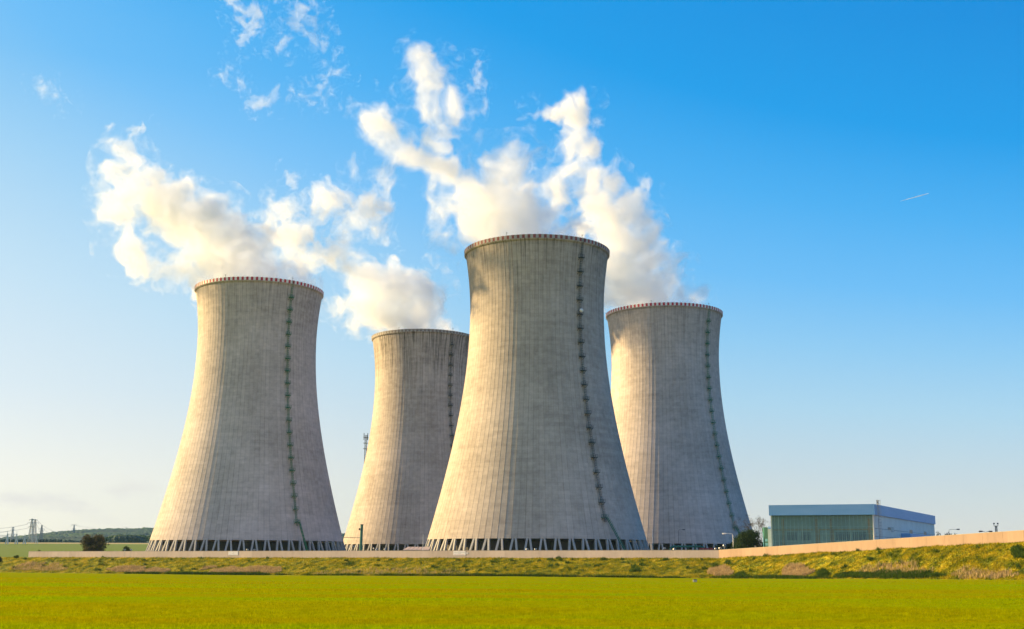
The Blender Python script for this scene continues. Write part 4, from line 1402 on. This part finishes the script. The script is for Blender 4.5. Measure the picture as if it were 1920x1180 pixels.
wire(T4[1], T6[0], 6, 'faint power line along the ridge to the farthest pylon', 0.2)
# switchyard frames
def gantry(px0, px1, pytop, Y, label, n=2, beam=True):
    a = at(px0, 1019, Y); b = at(px1, 1019, Y); top = at(px0, pytop, Y).z
    root = empty('switchyard_frame', (a.x, a.y, a.z - 1.0), label, 'steel frame', 'pale steel frames of the switchyard')
    H = top - a.z + 1.0; W = b.x - a.x
    for i in range(n):
        x = W * i / max(1, n - 1)
        mb = MB()
        mb.bar((x - 1.6, 0, 0), (x, 0, H), 0.55); mb.bar((x + 1.6, 0, 0), (x, 0, H), 0.55); mb.bar((x - .8, 0, H * .5), (x + .8, 0, H * .5), 0.3)
        mb.bar((x, 0, H), (x, 0, H + 4), 0.25)
        mb.build('post', M['gantry'], root)
    if beam:
        mb = MB(); mb.bar((-1, 0, H - .5), (W + 1, 0, H - .5), 0.4, 0.5); mb.bar((-1, 0, H - 2), (W + 1, 0, H - 2), 0.3, 0.35)
        k = int(W / 3)
        for i in range(k):
            mb.bar((W * i / k, 0, H - 2), (W * (i + .5) / k, 0, H - .5), 0.22)
        mb.build('beam', M['gantry'], root)
gantry(-30, 12, 1003, 1500, 'pale switchyard frame cut by the left edge', 3)
gantry(13, 30, 1001, 1560, 'pale switchyard frame second from the left edge', 2)
gantry(31, 46, 1008, 1500, 'lower pale switchyard frame below the tallest pylon', 2)
gantry(45, 68, 1006, 1600, 'pale switchyard frame nearest the dusky bush', 2)

# ------------------------------------------------------------------ grass
def blades(name, X, Y, Z, h, w, material, seed, lean=0.35):
    r = np.random.default_rng(seed)
    n = len(X)
    a = r.uniform(0, pi, n)
    dx = np.cos(a) * w / 2; dy = np.sin(a) * w / 2
    lx = r.normal(0, lean, n) * h; ly = r.normal(0, lean, n) * h
    P = np.stack([np.stack([X - dx, Y - dy, Z - 0.03], -1), np.stack([X + dx, Y + dy, Z - 0.03], -1),
                  np.stack([X + lx, Y + ly, Z + h], -1)], 1).reshape(-1, 3)
    return np_mesh(name, P, np.arange(3 * n).reshape(-1, 3), material)
r = np.random.default_rng(99)
# bank
n = 150000
px = r.uniform(-60, 1980, n); t_ = r.random(n)
X, Y, Z = bank_pos(px, t_)
dens = fbm(X * 0.25, Y * 0.25, 0 * X, 3, 77)
h = np.clip(0.32 + 0.35 * dens + r.normal(0, 0.1, n), 0.08, 1.0)
tag(blades('bank_grass_blades', X, Y, Z, h, 0.16 + 0 * h, M['bank_blades'], 5), 'rough uneven grass growing all over the bank below the wall', 'grass', kind='stuff')
def clumps(spec, hmin, hmax, seed, per=1.0):
    xs = []; ys = []; zs = []; hs = []
    r = np.random.default_rng(seed)
    for (x0, x1, ta, tb, dn) in spec:
        n = int((x1 - x0) * dn * per)
        p_ = r.uniform(x0, x1, n)
        c = (p_ - (x0 + x1) / 2) / ((x1 - x0) / 2)
        edge = np.sqrt(np.clip(1 - c * c, 0, 1))
        tt = ta + (tb - ta) * r.random(n)
        X, Y, Z = bank_pos(p_, tt)
        keep = fbm(X * 0.14, Y * 0.25, 0 * X, 3, seed) + 0.75 * (edge - 0.75) - 1.2 * np.abs((tt - ta) / (tb - ta) - 0.4) > -0.45
        xs.append(X[keep]); ys.append(Y[keep]); zs.append(Z[keep]); hs.append(((hmin + (hmax - hmin) * r.random(n)) * (0.35 + 0.65 * edge))[keep])
    return map(np.concatenate, (xs, ys, zs, hs))
X, Y, Z, h = clumps([(200, 322, 0.10, 0.38, 90), (365, 530, 0.12, 0.5, 90), (20, 130, 0.15, 0.6, 30), (1325, 1375, 0.12, 0.55, 130), (1465, 1535, 0.1, 0.5, 130), (1600, 1760, 0.1, 0.5, 12), (1780, 1910, 0.02, 0.35, 14), (560, 900, 0.05, 0.4, 5)], 0.4, 1.3, 12)
tag(blades('dry_reeds', X, Y, Z, h, 0.13 + 0 * h, M['dry'], 6, 0.18), 'patches of dry pinkish reeds on the lower part of the bank', 'reeds', kind='stuff')
tufts = []
rt_ = random.Random(31)
for _ in range(90):
    x_ = rt_.uniform(0, 1920); t_ = rt_.uniform(0.15, 0.97); w_ = rt_.uniform(4, 14)
    tufts.append((x_, x_ + w_, t_, min(1.0, t_ + rt_.uniform(0.03, 0.1)), 14))
X, Y, Z, h = clumps(tufts + [(1560, 1790, 0.02, 0.22, 110), (1375, 1400, 0.05, 0.3, 80), (1528, 1552, 0.05, 0.45, 150), (200, 560, 0.0, 0.08, 40), (560, 1300, 0.0, 0.05, 14), (1300, 1560, 0.0, 0.07, 30), (1180, 1200, 0.3, 0.6, 30), (640, 665, 0.5, 0.8, 20), (1895, 1925, 0.55, 0.8, 60)], 0.35, 1.1, 13)
tag(blades('sedge', X, Y, Z, h, 0.15 + 0 * h, M['sedge'], 7, 0.3), 'dark green sedge along the foot of the bank', 'sedge', kind='stuff')
# crop, near zone dense
def crop_zone(n, y0, y1, hh, ww, seed, powr=1.0):
    r = np.random.default_rng(seed)
    px = r.uniform(-120, 2040, n)
    Y = y0 + (y1 - y0) * r.random(n) ** powr
    s = np.interp(px, COLS, cX)
    X = s * Y
    Z = field_z(px, Y)
    h = hh * r.uniform(0.6, 1.3, n) * (1 + 0.35 * vnoise(X * 0.5, Y * 0.5, 0 * X, 3))
    return X, Y, Z, h, ww * r.uniform(0.7, 1.3, n)
parts_ = [crop_zone(260000, 29, 62, 0.085, 0.030, 1, 1.2), crop_zone(150000, 62, 125, 0.07, 0.06, 2, 1.1), crop_zone(60000, 125, 240, 0.08, 0.10, 3, 1.0)]
X, Y, Z, h, w = (np.concatenate([p_[i] for p_ in parts_]) for i in range(5))
tag(blades('crop_blades', X, Y, Z, h, w, M['crop_blades'], 8, 0.55), 'short yellow green cereal covering the flat field', 'crop', kind='stuff')

# ------------------------------------------------------------------ steam
def surface_net(Fd, iso):
    ins = Fd > iso
    nx, ny, nz = Fd.shape
    c = np.zeros((nx - 1, ny - 1, nz - 1, 3), np.float32); cnt = np.zeros((nx - 1, ny - 1, nz - 1), np.float32)
    for ax in range(3):
        a = [slice(None)] * 3; b = [slice(None)] * 3
        a[ax] = slice(0, -1); b[ax] = slice(1, None)
        A = Fd[tuple(a)]; B = Fd[tuple(b)]
        cross = ins[tuple(a)] != ins[tuple(b)]
        t = np.where(cross, (iso - A) / np.where(np.abs(B - A) < 1e-9, 1, (B - A)), 0).astype(np.float32)
        o1, o2 = [k for k in range(3) if k != ax]
        for d1 in (0, 1):
            for d2 in (0, 1):
                sl = [slice(None)] * 3
                sl[o1] = slice(d1, d1 + Fd.shape[o1] - 1); sl[o2] = slice(d2, d2 + Fd.shape[o2] - 1)
                cr = cross[tuple(sl)]; tt = t[tuple(sl)]
                cnt += cr
                c[..., ax] += np.where(cr, tt, 0); c[..., o1] += cr * d1; c[..., o2] += cr * d2
    act = cnt > 0
    idx = np.full(act.shape, -1, np.int64); idx[act] = np.arange(act.sum())
    gi = np.stack(np.nonzero(act), -1)
    V = gi + c[act] / cnt[act][:, None]
    faces = []
    for ax in range(3):
        a = [slice(None)] * 3; b = [slice(None)] * 3
        a[ax] = slice(0, -1); b[ax] = slice(1, None)
        A = ins[tuple(a)]; B = ins[tuple(b)]
        o1, o2 = [(1, 2), (2, 0), (0, 1)][ax]
        cross = A != B
        sl = [slice(None)] * 3; sl[o1] = slice(1, -1); sl[o2] = slice(1, -1)
        e = np.stack(np.nonzero(cross[tuple(sl)]), -1)
        if len(e) == 0: continue
        e[:, o1] += 1; e[:, o2] += 1
        inside_a = A[tuple(e.T)]
        q = []
        for d1, d2 in ((-1, -1), (0, -1), (0, 0), (-1, 0)):
            k = e.copy(); k[:, o1] += d1; k[:, o2] += d2
            q.append(idx[tuple(k.T)])
        q = np.stack(q, -1)
        q[~inside_a] = q[~inside_a][:, ::-1]
        faces.append(q)
    return V, np.concatenate(faces)

LEVELS = [(-0.08, 0.009), (0.06, 0.020), (0.24, 0.034), (0.50, 0.07)]
VM = [vol_mat('steam_' + n_, l_[1]) for n_, l_ in zip(('veil', 'thin', 'medium', 'dense'), LEVELS)]
def plume(blobs, Y, vox, seed, label, name='steam_plume', amp=0.95, drift=0.0, nscale=0.12, levels=(0, 1, 2, 3), extra=(), cat='steam', warp=7.5, ref=500):
    """blobs (px, py, r_px, strength) traced in the column of air above the tower; each is a ball of steam at its own distance"""
    B = []
    for b in blobs:
        px, py, rp, st = b[:4]
        dY = b[4] if len(b) > 4 else 0.0
        Yb = Y + dY + drift * max(0.0, (ref - py)) / 100
        p_ = at(px, py, Yb)
        rad = rp / F_PX * p_.length * 1.36
        B.append((p_.x, p_.y, p_.z, rad, st))
    for e in extra: B.append(e)
    B = np.array(B)
    pad = 6
    mn = (B[:, :3] - B[:, 3:4] * np.array([1, 1.3, 1])).min(0) - pad; mx = (B[:, :3] + B[:, 3:4] * np.array([1, 1.3, 1])).max(0) + pad
    n = np.ceil((mx - mn) / vox).astype(int) + 1
    gx = (mn[0] + vox * np.arange(n[0])).astype(np.float32)[:, None, None]
    gy = (mn[1] + vox * np.arange(n[1])).astype(np.float32)[None, :, None]
    gz = (mn[2] + vox * np.arange(n[2])).astype(np.float32)[None, None, :]
    near = np.zeros(tuple(n), bool)
    for b in B:
        R = np.array([b[3], b[3] * 1.25, b[3]]) + 7.5
        lo = np.maximum(((b[:3] - R - mn) / vox).astype(int), 0); hi = np.minimum(((b[:3] + R - mn) / vox).astype(int) + 2, n)
        sl = tuple(slice(l, h_) for l, h_ in zip(lo, hi))
        d2 = ((gx[sl[0]] - b[0]) / R[0]) ** 2 + ((gy[:, sl[1]] - b[1]) / R[1]) ** 2 + ((gz[:, :, sl[2]] - b[2]) / R[2]) ** 2
        near[sl] |= d2 < 1
    ii = np.nonzero(near)
    X = gx[ii[0], 0, 0]; Y_ = gy[0, ii[1], 0]; Z = gz[0, 0, ii[2]]
    k = 0.055
    wx = fbm(X * k, Y_ * k, Z * k, 3, seed + 5); wy = fbm(X * k, Y_ * k, Z * k, 2, seed + 15); wz = fbm(X * k, Y_ * k, Z * k, 3, seed + 25)
    k2 = 0.17
    w2 = warp * 0.42
    Xw = X + wx * warp + w2 * fbm(X * k2, Y_ * k2, Z * k2, 2, seed + 35); Yw = Y_ + wy * warp
    Zw = Z + wz * warp + w2 * fbm(X * k2, Y_ * k2, Z * k2, 2, seed + 45)
    D = np.full(X.shape, -0.6, np.float32)
    for b in B:
        d2 = ((Xw - b[0]) ** 2 + ((Yw - b[1]) / 1.25) ** 2 + (Zw - b[2]) ** 2) / (b[3] ** 2)
        v = np.maximum(b[4] * (1.0 - d2), -0.6)
        hh = np.clip(0.5 + 0.5 * (v - D) / 0.3, 0, 1)
        D = (D * (1 - hh) + v * hh + 0.3 * hh * (1 - hh)).astype(np.float32)
    n1 = fbm(Xw * nscale, Yw * nscale, Zw * nscale, 5, seed, 0.66)
    n2 = 0; aa = 0.5; q = nscale * 1.3
    for i in range(4):
        n2 = n2 + aa * (0.55 - 2 * np.abs(vnoise(Xw * q, Yw * q, Zw * q, seed + 60 + i))); aa *= 0.55; q *= 2.1
    nz = 0.6 * n1 + 0.45 * n2
    Fd = np.full(tuple(n), -1, np.float32)
    Fd[ii] = D + amp * 1.7 * nz * (1.15 - 0.42 * np.clip(D, 0, 1)) - 0.10
    Fd[0] = Fd[-1] = -1; Fd[:, 0] = Fd[:, -1] = -1; Fd[:, :, 0] = Fd[:, :, -1] = -1
    root = None
    names = ['', 'thin_steam', 'denser_steam', 'dense_core']
    org = mn
    for j, li in enumerate(levels):
        V, Q = surface_net(Fd, LEVELS[li][0])
        o = np_mesh(name if j == 0 else names[j], V * vox + org, Q, VM[li], root)
        if j == 0:
            root = o; tag(o, label, cat, 'clouds of steam from the cooling towers')
    return root

P1 = [(395, 528, 26, 1), (430, 520, 40, 1), (470, 515, 40, 1), (505, 515, 34, .6), (545, 525, 26, .35), (575, 535, 18, .3),
      (415, 490, 44, 1), (455, 480, 40, 1), (490, 470, 30, .6), (500, 440, 20, .35), (395, 455, 42, 1), (430, 445, 36, 1), (360, 425, 38, 1), (405, 405, 32, 1), (435, 410, 22, .8),
      (330, 395, 36, 1), (350, 370, 24, .9), (295, 375, 30, .95), (285, 335, 22, .8), (240, 345, 26, .85), (222, 315, 20, .8), (238, 292, 18, .7), (222, 280, 14, .5), (262, 330, 16, .6),
      (225, 385, 30, 1), (200, 395, 16, .7), (245, 400, 20, .9), (232, 440, 20, .7), (235, 465, 24, .9), (258, 475, 22, .9), (285, 492, 20, .8), (315, 500, 20, .8), (345, 512, 22, .8), (328, 478, 14, .4), (362, 478, 24, .8), (192, 408, 9, .4)]
P2 = [(703, 566, 36, 1), (743, 560, 40, 1), (782, 565, 38, .95), (735, 600, 34, 1), (780, 605, 34, 1), (815, 600, 24, .6), (810, 550, 24, .6), (797, 515, 18, .55), (765, 530, 26, .8), (830, 618, 18, .4),
      (725, 525, 28, .85), (690, 535, 28, .95), (672, 515, 20, .85), (658, 490, 20, .85), (648, 465, 14, .6), (640, 575, 18, .35), (665, 600, 16, .4), (736, 488, 9, .5), (700, 500, 12, .35),
      (612, 385, 25, .6), (636, 370, 18, .6), (600, 378, 17, .5), (682, 392, 26, .55), (706, 378, 18, .6), (652, 398, 22, .5), (640, 425, 22, .42), (675, 425, 22, .42), (703, 435, 18, .42), (655, 450, 20, .5), (648, 475, 18, .55), (720, 450, 10, .3),
      (534, 390, 23, .55), (514, 418, 18, .5), (546, 450, 28, .7), (577, 438, 21, .7), (562, 468, 20, .6), (525, 450, 20, .5), (598, 490, 21, .6), (582, 502, 23, .55), (627, 497, 18, .55), (559, 405, 18, .4), (570, 520, 14, .35)]
P3 = [(900, 440, 34, 1), (935, 430, 42, 1), (975, 430, 44, 1), (1015, 432, 36, .7), (1050, 438, 32, .55), (1080, 445, 24, .4), (920, 395, 42, 1), (960, 385, 44, 1), (1000, 395, 32, .75), (1035, 400, 30, .5),
      (905, 365, 38, 1), (940, 345, 40, 1), (965, 312, 30, .9), (925, 298, 18, .7), (980, 330, 22, .6), (870, 345, 32, .9), (832, 318, 32, .8), (797, 300, 30, .75), (762, 280, 30, .72), (733, 254, 28, .72), (706, 236, 22, .7), (720, 205, 18, .65), (780, 320, 20, .5), (745, 300, 18, .45), (696, 200, 10, .5),
      (820, 262, 22, .7), (842, 228, 20, .75), (856, 200, 21, .8), (835, 200, 14, .7), (806, 204, 12, .6), (813, 174, 17, .65), (810, 150, 22, .68), (792, 114, 20, .6), (812, 130, 18, .6), (778, 137, 14, .45), (832, 188, 16, .6), (826, 215, 18, .55), (825, 245, 18, .55),
      (809, 371, 18, .4), (835, 398, 20, .45), (731, 325, 18, .38), (745, 350, 14, .32), (843, 372, 24, .65), (842, 453, 16, .3), (865, 400, 22, .6), (790, 345, 14, .35), (668, 310, 9, .35)]
P4 = [(1150, 560, 26, 1), (1180, 540, 40, 1), (1225, 545, 36, 1), (1262, 535, 28, .7), (1290, 555, 24, .5), (1268, 497, 15, .6), (1165, 500, 38, 1), (1205, 495, 36, 1), (1240, 505, 26, .7),
      (1178, 455, 36, 1), (1140, 445, 32, 1), (1205, 440, 24, .8), (1150, 415, 34, 1), (1182, 398, 28, .95), (1202, 372, 16, .5), (1218, 366, 12, .35), (1125, 390, 30, 1), (1145, 355, 24, .95), (1150, 320, 12, .5), (1108, 346, 28, .95), (1080, 318, 24, .95), (1100, 290, 22, .9), (1052, 344, 22, .7), (1026, 356, 15, .5),
      (1074, 262, 22, .85), (1082, 230, 20, .95), (1094, 196, 16, .95), (1065, 208, 16, .85), (1045, 214, 14, .8), (1020, 214, 13, .85), (998, 212, 9, .55), (1095, 430, 22, .5), (1010, 305, 10, .3)]
def inside(T, z0=115, r0=15, st=0.9):
    return [(T[0] + dx, T[1] + dy, z, r0, st) for dx, dy in ((0, 2), (8, 6), (-8, 6), (0, -4)) for z in (z0,)]
plume(P1, 553, 0.55, 3, 'steam streaming left from the pale leftmost tower', drift=-20.0, ref=505, extra=inside(TOW[0]))
plume(P2, 670, 0.62, 13, 'ragged steam above the partly hidden streaked tower', drift=-18.0, ref=585, extra=inside(TOW[1]))
plume(P3, 479, 0.5, 23, 'tall forked steam cloud above the biggest middle tower', drift=-12.0, ref=395, extra=inside(TOW[2]))
plume(P4, 604, 0.6, 33, 'steam column leaning left from the rightmost tower', drift=-16.0, ref=520, extra=inside(TOW[3]))
WK = dict(name='steam_wisp', nscale=0.26, warp=5.0, amp=1.0, levels=(0, 1, 2))
plume([(440, -4, 11.0, 0.40), (452, 6, 9.3, 0.40), (466, 4, 8.5, 0.32), (482, 8, 11.0, 0.48), (490, 24, 10.2, 0.52), (484, 40, 10.2, 0.60), (476, 54, 10.2, 0.60), (468, 68, 8.5, 0.56), (459, 84, 6.8, 0.56), (462, 34, 7.6, 0.36), (448, 26, 6.8, 0.32), (498, 52, 7.6, 0.32)], 480, 0.36, 43, 'left wisp of steam at the top edge of the picture', **WK)
plume([(586, -4, 8.5, 0.48), (578, 12, 9.3, 0.48), (566, 26, 11.0, 0.48), (560, 42, 10.2, 0.56), (568, 58, 10.2, 0.60), (580, 66, 8.5, 0.56), (592, 74, 7.6, 0.56), (606, 82, 6.8, 0.40), (586, 38, 9.3, 0.36), (594, 52, 6.8, 0.28), (532, 80, 9.3, 0.32), (548, 74, 6.8, 0.28)], 480, 0.36, 53, 'right wisp of steam at the top edge of the picture', **WK)
plume([(484, 186, 8.5, 0.48), (494, 190, 9.3, 0.52), (506, 188, 7.6, 0.48), (515, 179, 6.8, 0.44), (520, 172, 5.1, 0.32)], 500, 0.36, 63, 'small curled wisp of steam below the two top wisps', **WK)
plume([(611, 130, 6.0, 0.32), (610, 145, 6.8, 0.44), (606, 158, 7.6, 0.48), (598, 168, 6.0, 0.32), (584, 180, 7.6, 0.40), (590, 192, 6.8, 0.36), (612, 182, 5.1, 0.32), (640, 128, 7.6, 0.32)], 500, 0.36, 73, 'thin broken wisp between the left wisps and the forked cloud', **WK)
plume([(424, 140, 9.3, 0.32), (422, 156, 7.6, 0.28), (452, 160, 6.8, 0.32)], 500, 0.36, 113, 'faint wisp left of the small curled wisp', **WK)
plume([(890, 146, 7.6, 0.44), (894, 158, 9.3, 0.48), (884, 168, 8.5, 0.40), (900, 160, 6.8, 0.32), (890, 122, 6.8, 0.28)], 480, 0.36, 83, 'small wisp of steam right of the tip of the forked cloud', **WK)
plume([(550, 328, 6.8, 0.52), (555, 338, 7.6, 0.56), (561, 330, 6.0, 0.40)], 540, 0.36, 93, 'tiny wisp alone above the ragged steam', **WK)
plume([(78, 164, 9.3, 0.32), (92, 172, 10.2, 0.36), (108, 182, 9.3, 0.32), (122, 192, 6.8, 0.28)], 520, 0.4, 103, 'faint wisp alone high in the left sky', **WK)
plume([(258, 244, 7.6, 0.40), (266, 240, 6.8, 0.32)], 540, 0.36, 123, 'tiny wisp just above the leftmost steam', **WK)
# short vapour trail in the right sky
a = at(1688, 377.5, 6000); b = at(1741, 363, 6000)
V_ = bpy.data.materials.new('vapour_trail_mist')
V_.use_nodes = True
t_ = NT(V_.node_tree); b_ = V_.node_tree.nodes['Principled BSDF']
b_.inputs['Base Color'].default_value = (0.85, 0.86, 0.88, 1); b_.inputs['Roughness'].default_value = 1.0
g_ = t_.n('ShaderNodeNewGeometry')
t_.link(t_.math('MULTIPLY', t_.noise(g_.outputs['Position'], 0.03, 3.0), 0.75), b_.inputs['Alpha'])
mb = MB(); mb.tube([a, a.lerp(b, .3), a.lerp(b, .7), b], [0.6, 1.8, 3.0, 1.4], 10)
tag(mb.build('vapour_trail', V_), 'short thin vapour trail high in the right sky', 'vapour trail')
# ------------------------------------------------------------------ air
hb_ = MB(); hb_.box(-5200, 5200, -420, 5600, -60, 275)
tag(hb_.build('haze', vol_mat('air_haze', 0.00003, (0.40, 0.72, 1.0), 0.0)), 'thin warm evening haze filling the air', 'haze', kind='stuff')
